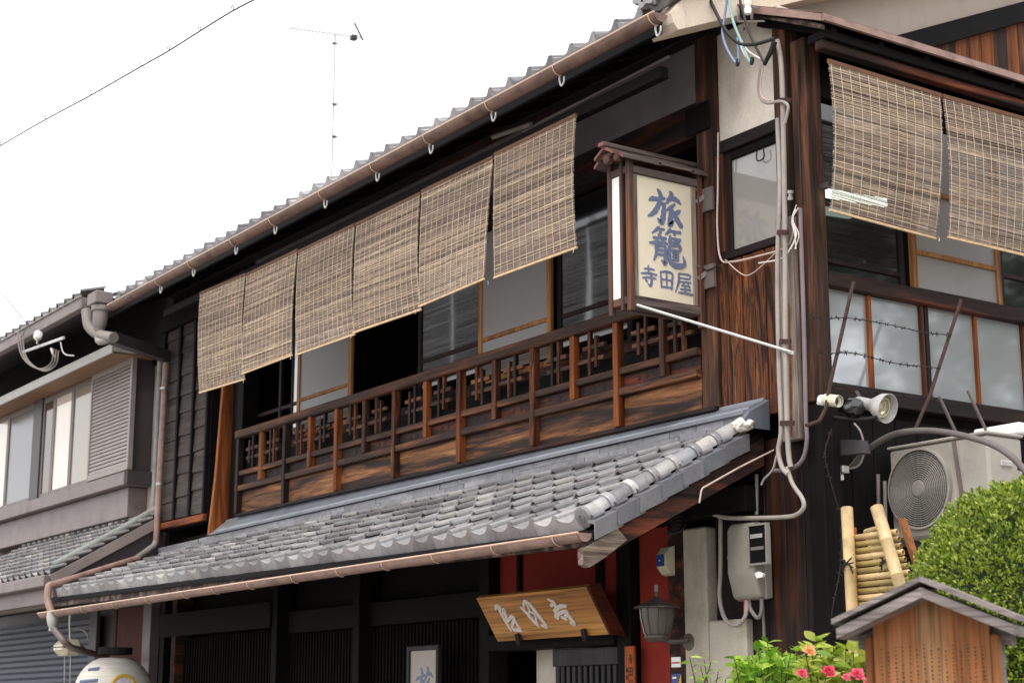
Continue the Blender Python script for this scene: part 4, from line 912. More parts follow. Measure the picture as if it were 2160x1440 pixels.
# louvred shutter
lv = bx('shutter', 'shutter', bw, xd, xd + .04, bY - .03, bY + .03, 4.23, 5.52); bx('frame', 'shutter', lv, xe - .05, xe, bY - .03, bY + .03, 4.23, 5.52)
bx('frame', 'shutter', lv, xd + .04, xe - .05, bY - .028, bY + .03, 4.23, 4.30); bx('frame', 'shutter', lv, xd + .04, xe - .05, bY - .028, bY + .03, 5.44, 5.52)
for i in range(26):
    z = 4.302 + i * .0438; MB().prism([(xd + .04, bY - .022, z), (xd + .04, bY - .014, z + .036), (xd + .04, bY + .012, z + .043), (xd + .04, bY + .012, z + .006)], (xe - xd - .09, 0, 0)).build('louvre', M['shutter'], lv)
MB().box(xd + .04, xe - .05, bY + .022, bY + .028, 4.3, 5.44).build('backing', M['dark'], lv)
def nwin(x0, x1, pane, nm='sash'):
    s_ = bx(nm, 'trim', bw, x0, x0 + .045, bY, bY + .035, 4.225, 5.5); bx('stile', 'trim', s_, x1 - .045, x1, bY, bY + .035, 4.225, 5.5)
    bx('rail', 'trim', s_, x0 + .045, x1 - .045, bY, bY + .034, 4.225, 4.275); bx('rail', 'trim', s_, x0 + .045, x1 - .045, bY, bY + .034, 5.43, 5.5)
    MB().box(x0 + .045, x1 - .045, bY + .014, bY + .02, 4.275, 5.43).build('pane', M[pane], s_)
M['curtain'] = glass('curtained_glass', c('#8f8474'), .7, .06); M['browncurtain'] = glass('brown_curtain_glass', c('#4f3c30'), .7, .06); M['nglass'] = glass('grey_screen_glass', c('#6b696a'), .5, .2); M['bright'] = glass('bright_reflection_glass', c('#d8cabc'), .9, .03)  # bright pane: a white reflection put into its base colour
nwin(sp(150), xd - .01, 'curtain'); nwin(xc, sp(112), 'browncurtain'); nwin(sp(112) + .002, sp(150), 'bright'); nwin(sp(18), xb, 'nglass'); nwin(sp(-30), sp(18), 'bright')
bx('mullion', 'trimd', bw, xb + .01, xc - .01, bY - .02, bY + .03, 4.22, 5.55)
hd = bx('hood', 'hood', nh, bayL, bayR + .20, -.60, -.575, 5.50, 5.61); bx('hood_top', 'hood', hd, bayL, bayR + .20, -.573, .0, 5.585, 5.61)
M['tan'] = flat('tan_soffit', c('#8a6a4e'), .7); MB().box(bayL, bayR + .17, -.572, -.05, 5.505, 5.52).build('soffit', M['tan'], hd); bx('end', 'hood', hd, bayR + .176, bayR + .20, -.573, -.02, 5.522, 5.583)
# its upper eave
nr = MB().prism([(-18, -.95, 6.02), (-18, 3, 7.7), (-18, 3, 7.6), (-18, -.95, 5.93)], (8.1, 0, 0)).build('roof', M['trimd'], nh)
bx('eave_gutter', 'trim', nr, -18, -10.02, -1.02, -.93, 5.93, 6.06, bev=.008); MB().tube([(-18, -1.03, 6.065), (-10.0, -1.03, 6.065)], .01, 6).build('gutter_lip', M['shutter'], nr)
NT = tile_mesh('tile', .26, .28); NT.materials.append(M['tile_far'])
for i in range(22):
    link('tile', NT, None, nr, M=Matrix.Translation((-10.3 - i * .26, -1.0, 6.10)) @ Matrix.Rotation(.4, 4, 'X'))
# its pent roof
def NP(X, v): return Vector((X, -1.28 + 1.2 * v, 2.99 + .70 * v))
mb = MB(); A, B, Cc, D = NP(-18, -.02), NP(-9.66, -.02), NP(-9.66, 1), NP(-18, 1); dn = Vector((0, 0, -.12))
mb.add([A, B, Cc, D, A+dn, B+dn, Cc+dn, D+dn], [(0,1,2,3),(7,6,5,4),(0,4,5,1),(1,5,6,2),(2,6,7,3),(3,7,4,0)]); npent = mb.build('pent_roof', M['trim'], nh)
NT2 = tile_mesh('tile', .2, .17); NT2.materials.append(M['tile_far']); pch = math.atan2(.70, 1.2)
for r in range(9):
    for i in range(22):
        link('tile', NT2, None, npent, M=Matrix.Translation(NP(-9.9 - i * .2, r / 9) + Vector((rnd.uniform(-.003, .003), 0, .03))) @ Matrix.Rotation(pch - .02, 4, 'X'))
MB().tube([NP(-9.74, 1.0) + Vector((0, 0, .10)), NP(-9.74, .62) + Vector((0, 0, .08)), NP(-9.74, .02) + Vector((0, 0, .08))], .04, 12).build('verge_pipe', M['verdigris'], npent, smooth=True)
mb = MB(); mb.beam(NP(-9.645, 1) + Vector((0, 0, -.05)), NP(-9.645, -.02) + Vector((0, 0, -.05)), .03, .10); mb.build('verge_trim', M['shutter'], npent)
bx('pent_gutter', 'trim', npent, -18, -9.66, -1.38, -1.27, 2.86, 2.98, bev=.01); bx('pent_fascia', 'trim', npent, -18, -9.70, -1.26, -1.2, 2.70, 2.86)
MB().tube([(-9.93, -.10, 3.74), (-9.93, -.10, 5.5)], .035, 10).build('downpipe', M['verdigris'], nh, smooth=True)
MB().prism([(-9.67, -.08, 3.62), (-9.67, -1.2, 2.93), (-9.67, -.08, 2.7)], (-.03, 0, 0)).build('side_panel', M['trimd'], nh)
# roller shutter and red boards at street level
rs = bx('roller_shutter', 'shutterd', nh, -16, -11.9, .05, .10, .2, 2.72)
for i in range(16): bx('shutter_slat', 'shutterd', rs, -16, -12.0, .02, .049, 1.50 + i * .075, 1.565 + i * .075, bev=.012)
bx('shutter_jamb', 'trimd', rs, -11.98, -11.75, .0, .048, .2, 2.8)
bx('red_boarding', 'brick', nh, -11.3, -10.35, .03, .11, 0, 2.75); bx('jamb', 'trim', nh, -10.34, -10.12, .0, .11, 0, 2.8)

# ================================================================== WALL FITTINGS
# electric meter box
mt = thing('meter_box', (-.2, -.1, 2.23), 'grey electricity meter box with glazed window on the dark boards', 'meter box')
mx0 = at(1536, 1180, Y=-.15).x; mx1 = mx0 + .25
def rbox(name, mat, par, x0, x1, prof, b=.03, seg=4):
    """body with a Y-Z side profile, rounded edges"""
    m_ = MB(); m_.prism([(x0, y, z) for y, z in prof], (x1 - x0, 0, 0)); me = m_.mesh(name)
    bm = bmesh.new(); bm.from_mesh(me); bmesh.ops.bevel(bm, geom=list(bm.edges), offset=b, segments=seg, affect='EDGES', profile=.5)
    for f in bm.faces: f.smooth = True
    bm.to_mesh(me); bm.free(); return link(name, me, M[mat], par)
rbox('body', 'meter', mt, mx0, mx1, [(-.06, 2.25), (-.06, 2.72), (-.13, 2.735), (-.165, 2.69), (-.17, 2.42), (-.125, 2.26)], .026)
rbox('back_box', 'meter', mt, mx0 - .012, mx1 + .004, [(-.012, 2.26), (-.012, 2.70), (-.075, 2.71), (-.075, 2.25)], .012)
wn_ = [at(x, y, Y=-.175) for x, y in ((1582, 1110), (1612, 1110), (1614, 1185), (1585, 1187))]
wx0, wx1, wz0, wz1 = wn_[0].x - .01, wn_[1].x + .01, wn_[2].z, wn_[0].z
for a_ in ((wx0 - .012, wx0, wz0 - .012, wz1 + .012), (wx1, wx1 + .012, wz0 - .012, wz1 + .012), (wx0, wx1, wz1, wz1 + .012), (wx0, wx1, wz0 - .012, wz0)):
    MB().box(a_[0], a_[1], -.181, -.15, a_[2], a_[3]).build('window_frame', M['meter'], mt)
MB().box(wx0, wx1, -.175, -.15, wz0, wz1).build('window_glass', M['glass'], mt)
MB().box(wx0 + .01, wx1 - .03, -.1765, -.1755, wz1 - .075, wz1 - .05).build('dial_plate', M['steelw'], mt); MB().box(wx0 + .01, wx1 - .02, -.1765, -.1755, wz0 + .08, wz0 + .10).build('dial_plate', M['pipe_dim'], mt)
s0 = at(1600, 1212, Y=-.175); MB().prism([s0 + Vector((x, 0, z)) for x, z in ((-.035, .012), (-.005, .022), (.04, .004), (.03, -.015), (-.02, -.018))], (0, .02, 0)).build('sticker', M['white'], mt)
s0 = at(1543, 1175, Y=-.10); MB().lathe([(0, -.012), (.012, -.012), (.012, .02)], s0 + Vector((-.02, 0, 0)), (1, 0, 0), 8).build('latch', M['steel'], mt)
# conduits: one thing each
def pipe(label, pts, r, mat, smooth_path=True, cat='conduit', name='conduit', n=10, rr=.06, group=None, k=8):
    q = curve(pts, k) if smooth_path else round_path(pts, rr)
    o = MB().tube(q, r, n).build(name, M[mat], smooth=True); return tag(o, label, cat, group)
A_ = lambda l, Y: [at(x, y, Y=Y) for x, y in l]
pipe('grey conduit looping from the meter box up its left side', A_([(1520, 1075), (1520, 1200), (1518, 1260), (1530, 1305), (1552, 1318), (1572, 1300), (1576, 1265)], -.10), .014, 'pipe_grey')
pipe('red wire entering the meter box from below', A_([(1571, 1262), (1571, 1290)], -.10), .007, 'cable_red', False, 'cable', 'cable')
pipe('short grey conduit bend right of the meter box cable', A_([(1580, 1262), (1584, 1285), (1598, 1302), (1606, 1290), (1607, 1262)], -.09), .013, 'pipe_dim')
pipe('thin grey conduit running down the dark boards to the shrubs', A_([(1608, 1262), (1612, 1330), (1612, 1420)], -.03), .010, 'pipe_dim', False)
pipe('grey conduit bulging to the right above the meter box', A_([(1660, 985), (1672, 1020), (1692, 1050), (1695, 1070), (1680, 1085), (1655, 1090), (1600, 1092), (1540, 1092), (1510, 1085), (1480, 1070)], -.14), .014, 'pipe_grey')
pipe('dark conduit hanging behind the bargeboard', A_([(1596, 1000), (1596, 1085)], -.06), .012, 'pipe_dim', False)
pipe('left pale conduit of the pair on the corner', A_([(1640, 250), (1645, 400), (1640, 560), (1643, 760), (1648, 900), (1642, 950), (1650, 985), (1662, 1000)], -.15), .0155, 'pipe_grey')
pipe('right pale conduit of the pair on the corner', A_([(1640, 85), (1648, 140), (1652, 260), (1656, 500), (1657, 720), (1661, 900), (1664, 960), (1668, 985)], -.14), .017, 'pipe_grey')
pipe('mauve conduit on the corner bending under the weathered board', A_([(1688, 440), (1693, 600), (1697, 740), (1700, 880), (1702, 930), (1692, 970), (1665, 990), (1632, 992)], -.10), .0135, 'pipe_mauve')
pipe('blue-black cable running down the side post', A_([(1682, 130), (1686, 300), (1692, 430)], -.06), .006, 'cable_black', False, 'cable', 'cable')
pipe('thin orange-brown strip beside the pale conduits', A_([(1664, 640), (1668, 780), (1670, 920)], -.075), .006, 'orangeX', False)
pipe('beige cable dropping along the post beside the small window', A_([(1515, 280), (1514, 400), (1513, 480), (1520, 545), (1545, 552), (1600, 540), (1660, 520), (1676, 480)], -.08), .0065, 'cable_pink', True, 'cable', 'cable')
pipe('thin beige cable sagging below the small window', A_([(1530, 548), (1560, 575), (1580, 580), (1608, 560), (1634, 535)], -.09), .004, 'cable_pink', True, 'cable', 'cable')
pipe('dark thin cable from the sign to the cable bundle', A_([(1476, 555), (1490, 570), (1515, 560)], -.09), .004, 'cable_black', True, 'cable', 'cable')
pipe('white cable running along the bargeboard', [at(x, y, X=-.16) for x, y in ((1640, 945), (1560, 985), (1480, 1030), (1475, 1060))], .006, 'cable_pink', False, 'cable', 'cable', rr=.02)
pipe('grey cable dropping from the conduits past the bargeboard', A_([(1638, 960), (1630, 990), (1612, 1010), (1606, 1022)], -.16), .007, 'pipe_grey', True, 'cable', 'cable')
# splice box with frayed white wires
jb = thing('junction_clip', at(1668, 412, Y=-.14), 'small grey insulator clip with frayed white wires on the corner', 'insulator')
q = at(1667, 412, Y=-.14); MB().lathe([(.0, -.03), (.018, -.03), (.018, -.012), (.012, -.008), (.012, .008), (.02, .012), (.02, .03), (0, .03)], q, (.2, -.1, 1), 10).build('insulator', M['steel'], jb, smooth=True)
mb = MB(); r_ = random.Random(4)
for k in range(4):
    mb.tube(curve([at(1682 + r_.uniform(-4, 4), 432 + k * 3, Y=-.13), at(1674 + r_.uniform(-5, 5), 465, Y=-.13), at(1680 + r_.uniform(-6, 6), 495, Y=-.13), at(1672 + r_.uniform(-8, 8), 525, Y=-.13)], 6), .0032, 5)
mb.build('wires', M['cable_white'], jb, kind='stuff')
MB().tube(curve(A_([(1670, 520), (1650, 545), (1600, 555)], -.13), 5), .005, 6).build('tail', M['cable_white'], jb)
for y, x0p, x1p in ((720, 1645, 1668), (892, 1646, 1675), (490, 1640, 1662), (212, 1640, 1668)):
    a, b = at(x0p, y, Y=-.16), at(x1p, y, Y=-.16); tag(MB().beam(a, b, .012, .03).build('pipe_clip', M['iron']), {720: 'rusty pipe clip just above the foot of the stay rod', 892: 'rusty pipe clip lowest on the pair of pale conduits', 490: 'rusty pipe clip beside the small window', 212: 'rusty pipe clip beside the cream plaster'}[y], 'clip', 'rusty pipe clips on the corner')
# overhead service cables at the top of the corner
CB = [('blue service cable ending in a black cap before the plaster', 'cable_blue', .0085, [(1536, -20), (1528, 40), (1524, 70), (1532, 100), (1548, 128), (1556, 134), (1558, 120), (1556, 80)]),
      ('teal service cable hanging from the top of the corner', 'cable_teal', .009, [(1534, -20), (1545, 40), (1562, 85), (1580, 128), (1586, 132)]),
      ('black service cable running down to the taped joint', 'cable_black', .0085, [(1556, -20), (1568, 30), (1585, 80), (1604, 118), (1612, 132)]),
      ('black cable crossing the plastered verge', 'cable_black', .012, [(1490, -15), (1507, 20), (1520, 46), (1535, 70), (1560, 92), (1590, 94), (1620, 86), (1632, 82)]),
      ('white service cable looping before the plaster', 'cable_white', .0085, [(1560, 78), (1562, 95), (1572, 118), (1580, 126)]),
      ('white cable joining the taped joint', 'cable_white', .008, [(1563, 85), (1575, 105), (1592, 118), (1606, 126)]),
      ('grey pair of cables below the taped joint', 'pipe_grey', .010, [(1606, 140), (1602, 165), (1600, 190), (1606, 210), (1620, 218), (1645, 214), (1660, 220), (1662, 232), (1656, 260)]),
      ('beige cable hugging the grey pair below the joint', 'cable_pink', .006, [(1609, 142), (1605, 170), (1604, 192), (1610, 208), (1625, 213)])]
CBO = {}
for lb, mt_, r, pts in CB: CBO[mt_] = pipe(lb, A_(pts, -.42 if pts[0][1] < 60 else -.2), r, mt_, True, 'cable', 'cable')
tag(MB().tube(curve(A_([(1634, 88), (1628, 105), (1618, 125), (1612, 138)], -.2), 5), .019, 8, r1=.012).build('cable_joint', M['cable_black'], smooth=True), 'black taped cable joint hanging before the cream plaster', 'cable joint')
for cb, (x, y) in (('cable_blue', (1556, 133)), ('cable_teal', (1586, 130))):
    q = at(x, y, Y=-.42); MB().lathe([(0, -.022), (.010, -.022), (.014, .0), (.011, .025), (0, .025)], q, (.3, 0, .9), 8).build('end_cap', M['cable_black'], CBO[cb], smooth=True)
sb_ = thing('service_bracket', at(1590, 45, Y=-.22), 'galvanised steel cable bracket with porcelain insulator under the side roof', 'bracket')
for a, b in (((1556, 46), (1612, 45)), ((1558, 46), (1557, 18)), ((1586, 42), (1586, 15)), ((1584, 15), (1602, 17))):
    MB().beam(at(*a, Y=-.22), at(*b, Y=-.22), .008, .016, (0, 1, 0)).build('strip', M['steel'], sb_)
q = at(1577, 12, Y=-.3); MB().lathe([(0, -.06), (.02, -.06), (.026, -.03), (.018, -.01), (.028, .01), (.02, .05), (0, .06)], q, (0, 0, 1), 12).build('insulator', M['white'], sb_, smooth=True)
MB().lathe([(0, -.01), (.016, -.01), (.016, .012), (0, .012)], at(1567, 62, Y=-.2), (0, -1, .2), 10).build('bolt', M['steel'], sb_)

# bell speaker under the bargeboard, alarm box, wall lamp, stickers
q = at(1422, 1118, Y=-.2); t = thing('black_coil', q, 'coil of black cable under the lower bargeboard', 'cable coil')
for k in range(4):
    mb = MB(); rr = .045 + .006 * k; d = Vector((.2, -.5, .6 - .1 * k)).normalized(); u = d.orthogonal().normalized(); v_ = d.cross(u)
    mb.tube([q + Vector((.01 * k, 0, .012 * k)) + (u * math.cos(a) + v_ * math.sin(a)) * rr for a in [2 * math.pi * i / 16 for i in range(17)]], .006, 6); mb.build('loop', M['cable_black'], t)
q0, q1 = at(1407, 1152, Y=-.05), at(1430, 1212, Y=-.05)
t = thing('alarm_box', (q0.x, -.05, q1.z), 'cream wall alarm box with blue label above the lamp', 'alarm box'); cz = (q0.z + q1.z) / 2; h = (q0.z - q1.z)
prof = [(-.052, q1.z), (-.052, q0.z), (-.085, q0.z - .01), (-.125, cz + .04), (-.125, cz - .04), (-.085, q1.z + .01)]
MB().prism([(q0.x - .02, y, z) for y, z in prof], (.10, 0, 0)).build('body', M['creamp'], t); MB().box(q0.x - .022, q0.x + .06, -.130, -.1, cz - .038, cz + .038).build('label', M['bluep'], t); MB().box(q0.x + .012, q0.x + .022, -.1315, -.1305, cz - .005, cz + .005).build('mark', M['white'], t)
lc_ = Vector((-1.04, -.25, 2.05)); t = thing('wall_lamp', lc_, 'bronze lantern wall lamp with conical cap and ribbed glass', 'lamp')
MB().lathe([(0, .30), (.012, .30), (.012, .26), (.03, .245), (.148, .192), (.15, .183), (.10, .184)], lc_, (0, 0, 1), 20).build('cap', M['copper'], t, smooth=True); MB().lathe([(0, .335), (.012, .335), (.014, .29)], lc_, (0, 0, 1), 10).build('finial', M['verdigris'], t)
M['lampglass'] = glass('smoky_ribbed_glass', c('#5a544f'), .6, .15)
n = 24; mb = MB(); base = [(.108, .182), (.104, .12), (.082, .03), (.065, .0)]
mb.lathe(base, lc_, (0, 0, 1), 28); mb.build('glass', M['lampglass'], t, smooth=True)
for k in range(10):
    a = 2 * math.pi * k / 10; u = Vector((math.cos(a), math.sin(a), 0)); MB().tube([lc_ + u * (r + .003) + Vector((0, 0, z)) for r, z in base], .0045, 5).build('rib', M['steelw' if k == 6 else 'copper'], t)
MB().lathe([(.0, -.03), (.06, -.03), (.085, -.005), (.085, .008), (.07, .01)], lc_, (0, 0, 1), 20).build('base', M['copper'], t, smooth=True)
MB().tube(curve([lc_ + Vector((.0, 0, -.01)), lc_ + Vector((.06, .08, -.03)), lc_ + Vector((.10, .17, -.02))], 5), .016, 8).build('arm', M['copper'], t)
MB().lathe([(0, -.02), (.055, -.015), (.06, .0), (.06, .02)], lc_ + Vector((.10, .19, -.03)), (0, 1, 0), 16).build('backplate', M['copper'], t, smooth=True)
q = at(1417, 1395, Y=-.055); t = thing('door_sticker', q, 'small white sticker with red stripe on the mauve post', 'sticker'); MB().box(q.x, q.x + .09, -.058, -.052, q.z - .035, q.z + .03).build('sheet', M['white'], t); MB().box(q.x + .005, q.x + .085, -.0595, -.0585, q.z - .012, q.z - .002).build('stripe', M['petal'], t)
q = at(1417, 1430, Y=-.055); t = thing('security_sticker', q, 'blue and yellow security sticker at the bottom of the mauve post', 'sticker'); MB().box(q.x, q.x + .10, -.058, -.052, q.z - .12, q.z + .03).build('sheet', M['bluep'], t); MB().prism([(q.x + .1, -.0585, q.z + .025), (q.x + .1, -.0585, q.z - .1), (q.x + .04, -.0585, q.z - .1)], (0, -.001, 0)).build('flash_mark', M['yellow'], t); MB().box(q.x + .012, q.x + .05, -.0595, -.0585, q.z - .002, q.z + .01).build('mark', M['white'], t)

# cream plastic box at the far left
q = at(145, 1362, Y=-.9); t = thing('plastic_box', q, 'cream plastic box with dark seam under the left end of the lower eave', 'box')
rbx = MB(); rbx.bbox(q.x - .19, q.x + .17, q.y - .12, q.y + .12, q.z - .10, q.z + .07, b=.06); rbx.build('housing', M['creamp'], t); MB().box(q.x - .192, q.x + .172, q.y - .122, q.y + .122, q.z - .018, q.z - .006).build('seam', M['trimd'], t)
MB().tube([at(148, 1350, Y=-.9), at(147, 1310, Y=-.9), at(149, 1280, Y=-.9)], .012, 6).build('stem', M['steelw'], t)
MB().tube(curve(A_([(148, 1330), (165, 1325), (182, 1335), (186, 1350)], -.88), 5), .006, 6).build('hoop', M['trim'], t)
for dx in (-8, 4): MB().tube([at(145 + dx, 1375, Y=-.9), at(144 + dx, 1445, Y=-.9)], .006, 6).build('rod', M['steel'], t)

# ------------------------------------------------------------------ side: spikes, barbed wire, lamps, air conditioner
def rod(label, pts, X):
    t = MB().tube(round_path([at(x, y, X=X) for x, y in pts], .02), .0115, 8).build('iron_spike', M['iron'], smooth=True); tag(t, label, 'iron spike', 'iron spikes at the side bay')
rod('slanting rusty iron spike bent at its foot left of the spotlight', ((1701, 897), (1728, 888), (1742, 862), (1750, 815), (1796, 612), (1801, 595)), .56)
rod('slanting rusty iron spike in front of the second pair of panes', ((1929, 908), (1962, 832), (2020, 655), (2027, 632)), .56)
def barbed(label, pts, X, seed):
    r_ = random.Random(seed); cv = curve([at(x, y, X=X) for x, y in pts], 10); mb = MB()
    mb.tube(cv, .0032, 5)
    L = 0; nxt = .03
    for a, b in zip(cv, cv[1:]):
        L += (b - a).length
        if L > nxt:
            nxt += .07 + r_.uniform(-.015, .015)
            for k in range(3):
                d = Vector((r_.uniform(-1, 1), r_.uniform(-1, 1), r_.uniform(-1, 1))).normalized() * .017; mb.tube([b - d, b + d], .0022, 4)
    tag(mb.build('barbed_wire', M['wire']), label, 'barbed wire', 'barbed wire strands')
barbed('upper barbed wire strand stretched before the side panes', ((1706, 662), (1735, 672), (1782, 670), (1840, 678), (1900, 690), (1955, 702), (2008, 706)), .57, 1)
barbed('lower barbed wire strand stretched before the side panes', ((1724, 735), (1742, 748), (1765, 744), (1800, 745), (1850, 757), (1900, 768), (1980, 776)), .57, 2)
barbed('barbed wire strand along the sill of the side bay', ((1740, 818), (1765, 812), (1810, 820), (1880, 832), (1960, 842), (1985, 846)), .55, 3)
barbed('loose barbed wire hanging down the ground-floor corner post', ((1754, 905), (1740, 955), (1748, 1000), (1765, 1060), (1775, 1100), (1772, 1200), (1755, 1290), (1762, 1330)), .42, 4)
def towards(x, y, z): return (RT * x - Vector((FW.x, FW.y, 0)).normalized() * y + Vector((0, 0, z))).normalized()
q = at(1848, 856, X=.62); d = towards(.62, .72, -.30); t = thing('spotlight', q, 'white spotlight with flared hood under the side bay', 'spotlight')
MB().lathe([(0, -.15), (.030, -.15), (.036, -.13), (.036, -.04), (.052, -.01), (.082, .04), (.09, .09), (.085, .09), (.075, .04), (.04, .0), (0, .0)], q, d, 24).build('hood', M['steelw'], t, smooth=True)
M['bulb'] = flat('mirrored_bulb', c('#cfc6b2'), .12, .8, .1)
MB().lathe([(.03, .0), (.055, .03), (.058, .05), (.05, .053), (.046, .04), (.03, .03), (.028, .045), (.0, .05)], q, d, 20).build('bulb', M['bulb'], t, smooth=True); MB().lathe([(.054, .045), (.061, .05), (.06, .057), (.053, .055)], q, d, 20).build('bulb_ring', M['creamp'], t); 
MB().tube([q - d * .1, q - d * .1 + Vector((-.05, 0, .08))], .012, 6).build('mount', M['trimd'], t)
q = at(1757, 846, X=.58); d = towards(.55, .75, -.22); t = thing('security_camera', q, 'white bullet security camera under the side bay corner', 'camera')
MB().lathe([(0, -.1), (.03, -.1), (.032, -.09), (.032, .035), (.028, .035), (.025, .02), (0, .02)], q, d, 18).build('body', M['white'], t, smooth=True); MB().lathe([(.0, .024), (.019, .024), (.024, .021)], q, d, 16).build('lens', M['glass'], t)
MB().tube([q - d * .09, q - d * .09 + Vector((-.05, .02, -.01))], .012, 6).build('mount', M['white'], t); MB().lathe([(.0335, -.06), (.036, -.06), (.036, .05), (.0335, .05)], q + Vector((0, 0, .004)), d, 14).build('sunshade', M['creamp'], t)
q = at(1800, 860, X=.5); tag(MB().lathe([(0, -.06), (.05, -.05), (.065, .0), (.05, .05), (0, .06)], q, towards(.3, .9, 0), 16).build('floodlight', M['glass'], smooth=True), 'dark unlit floodlight between security camera and spotlight', 'floodlight')
pipe('thick grey hose arching over the air conditioner', A_([(1795, 985), (1830, 948), (1880, 918), (1935, 908), (2000, 912), (2080, 932), (2130, 960), (2175, 1005)], .28), .019, 'hose_dark', True, 'hose', 'hose')
pipe('thin white cable dangling left of the air conditioner', A_([(1802, 893), (1815, 910), (1822, 940), (1818, 970), (1805, 985), (1782, 988)], .2), .0065, 'pipe_grey', True, 'cable', 'cable')
pipe('black cable running under the side bay', A_([(1700, 845), (1725, 868), (1760, 880), (1815, 884), (1850, 880)], .05), .012, 'cable_black', True, 'cable', 'cable')
q = at(1773, 992, Y=.15); t = thing('outdoor_outlet', q, 'small grey outdoor power outlet with white plug', 'outlet'); MB().bbox(q.x - .05, q.x + .05, q.y - .03, q.y + .03, q.z - .02, q.z + .025).build('box', M['steelw'], t); MB().bbox(q.x - .03, q.x + .012, q.y - .02, q.y + .02, q.z - .06, q.z - .021).build('plug', M['white'], t)
q = at(1785, 940, Y=.1); t = thing('bracket_box', q, 'dark metal bracket box under the side bay', 'bracket'); MB().prism([q + Vector((-.08, 0, .05)), q + Vector((.12, 0, .02)), q + Vector((.14, 0, -.06)), q + Vector((-.06, 0, -.05))], (0, .06, 0)).build('plate', M['trimd'], t)
# air conditioner
ax0, ax1, ay0, ay1, az0, az1 = .285, 1.065, .55, .86, 2.60, 3.165
ac = thing('air_conditioner', ((ax0 + ax1) / 2, .7, 2.6), 'beige outdoor air conditioner unit with round fan grille', 'air conditioner')
MB().bbox(ax0, ax1, ay0, ay1, az0, az1, b=.018).build('casing', M['ac'], ac); MB().bbox(ax0 - .01, ax1 + .006, ay0 - .006, ay1 + .006, az1 + .001, az1 + .02, b=.006).build('lid', M['ac'], ac)
fc = at(1940, 1030, Y=ay0 - .012); fr_ = .235
MB().lathe([(0, 0), (fr_, 0), (fr_, .01)], fc + Vector((0, .008, 0)), (0, 1, 0), 40).build('fan_opening', M['dark'], ac)
mb = MB()
for k in range(15):
    r_ = .05 + (fr_ - .05) * k / 14; mb.tube([fc + Vector((math.cos(a) * r_, -.012 + .01 * (k / 14) ** 2, math.sin(a) * r_)) for a in [2 * math.pi * i / 40 for i in range(41)]], .0042, 5, False)
for k in range(24):
    a = 2 * math.pi * k / 24; mb.tube([fc + Vector((math.cos(a) * .05, -.008, math.sin(a) * .05)), fc + Vector((math.cos(a) * fr_, .0, math.sin(a) * fr_))], .0022, 4)
mb.build('fan_grille', M['acd'], ac, kind='stuff'); MB().lathe([(0, -.022), (.045, -.02), (.05, -.008), (.05, 0)], fc, (0, 1, 0), 24).build('fan_hub', M['acd'], ac, smooth=True)
MB().lathe([(fr_, -.016), (fr_ + .012, -.016), (fr_ + .012, .012), (fr_, .012)], fc, (0, 1, 0), 40).build('fan_rim', M['ac'], ac, smooth=True)
mb = MB()
for k in range(5):
    a = 2 * math.pi * k / 5; u = Vector((math.cos(a), 0, math.sin(a))); v_ = Vector((-math.sin(a), 0, math.cos(a)))
    mb.add([fc + u * .05 + Vector((0, .004, 0)), fc + u * .2 - v_ * .05 + Vector((0, .002, 0)), fc + u * .21 + v_ * .07 + Vector((0, .006, 0)), fc + u * .05 + v_ * .03 + Vector((0, .007, 0))], [(0, 1, 2, 3)])
mb.build('fan_blade', M['trimd'], ac, kind='stuff')
MB().beam(at(2012, 930, Y=ay0 - .012), at(2034, 1075, Y=ay0 - .012), .01, .035, (0, 1, 0)).build('strap', M['trim'], ac)
MB().bbox(ax1 - .01, ax1 + .012, ay0 + .1, ay0 + .2, 2.98, 3.02, b=.008).build('handle_recess', M['steelw'], ac); MB().box(ax1 + .0005, ax1 + .002, ay1 - .06, ay1 - .03, 2.97, 2.995).build('badge', M['dark'], ac)
MB().bbox(ax1 - .35, ax1 + .0, ay1 - .02, ay1 + .1, az1 + .03, az1 + .10, b=.01).build('pipe_cover', M['white'], ac)
for x in (ax0 + .1, ax1 - .1): MB().beam((x, .3, az0 - .02), (x, ay1, az0 - .02), .04, .04).build('wall_bracket', M['trimd'], ac); 
bx('bracket_rail', 'trimd', ac, ax0 - .09, ax1, .88, .92, az0 - .04, az0)
for x in (1.02, .80): MB().tube([at(1000 + x * 1000, 905, Y=.5) if False else Vector((x, .6, 3.19)), Vector((x + .005, .45, 3.42))], .01, 6).build('hanger', M['trim'], ac)
for lb, x in (('left grey drain pipe beside the air conditioner', 1852), ('right grey drain pipe beside the air conditioner', 1866)): pipe(lb, A_([(x, 1000 + (x - 1852)), (x + 2, 1100)], .45), .012, 'pipe_dim', False, 'pipe', 'drain_pipe', group='drain pipes beside the air conditioner')

# ================================================================== TV ANTENNA AND OVERHEAD WIRE
ta = thing('tv_antenna', (-11.8, 3, 7.4), 'thin TV aerial on a mast above the roof', 'antenna')
b0, b1 = at(704, 420, Y=3), at(707, 72, Y=3)
MB().tube([Vector((b1.x, 3, 7.3)), b1], .013, 6).build('mast', M['steel'], ta)
e0, e1 = at(613, 60, Y=2.2), at(760, 80, Y=3.5); mb = MB(); mb.tube([e0, e1], .006, 5); mb.build('boom', M['steel'], ta)
for k in range(15):
    q = e0 + (e1 - e0) * (k / 14); MB().tube([q - Vector((.10, -.15, 0)), q + Vector((.10, -.15, 0))], .005, 5).build('element', M['steel'], ta)
q = e0 + (e1 - e0) * .9; MB().bbox(q.x - .04, q.x + .04, q.y - .04, q.y + .04, q.z - .05, q.z + .02).build('feed_box', M['trimd'], ta)
MB().tube([at(748, 50, Y=3.4), at(765, 84, Y=3.4)], .016, 5).build('reflector', M['trimd'], ta)
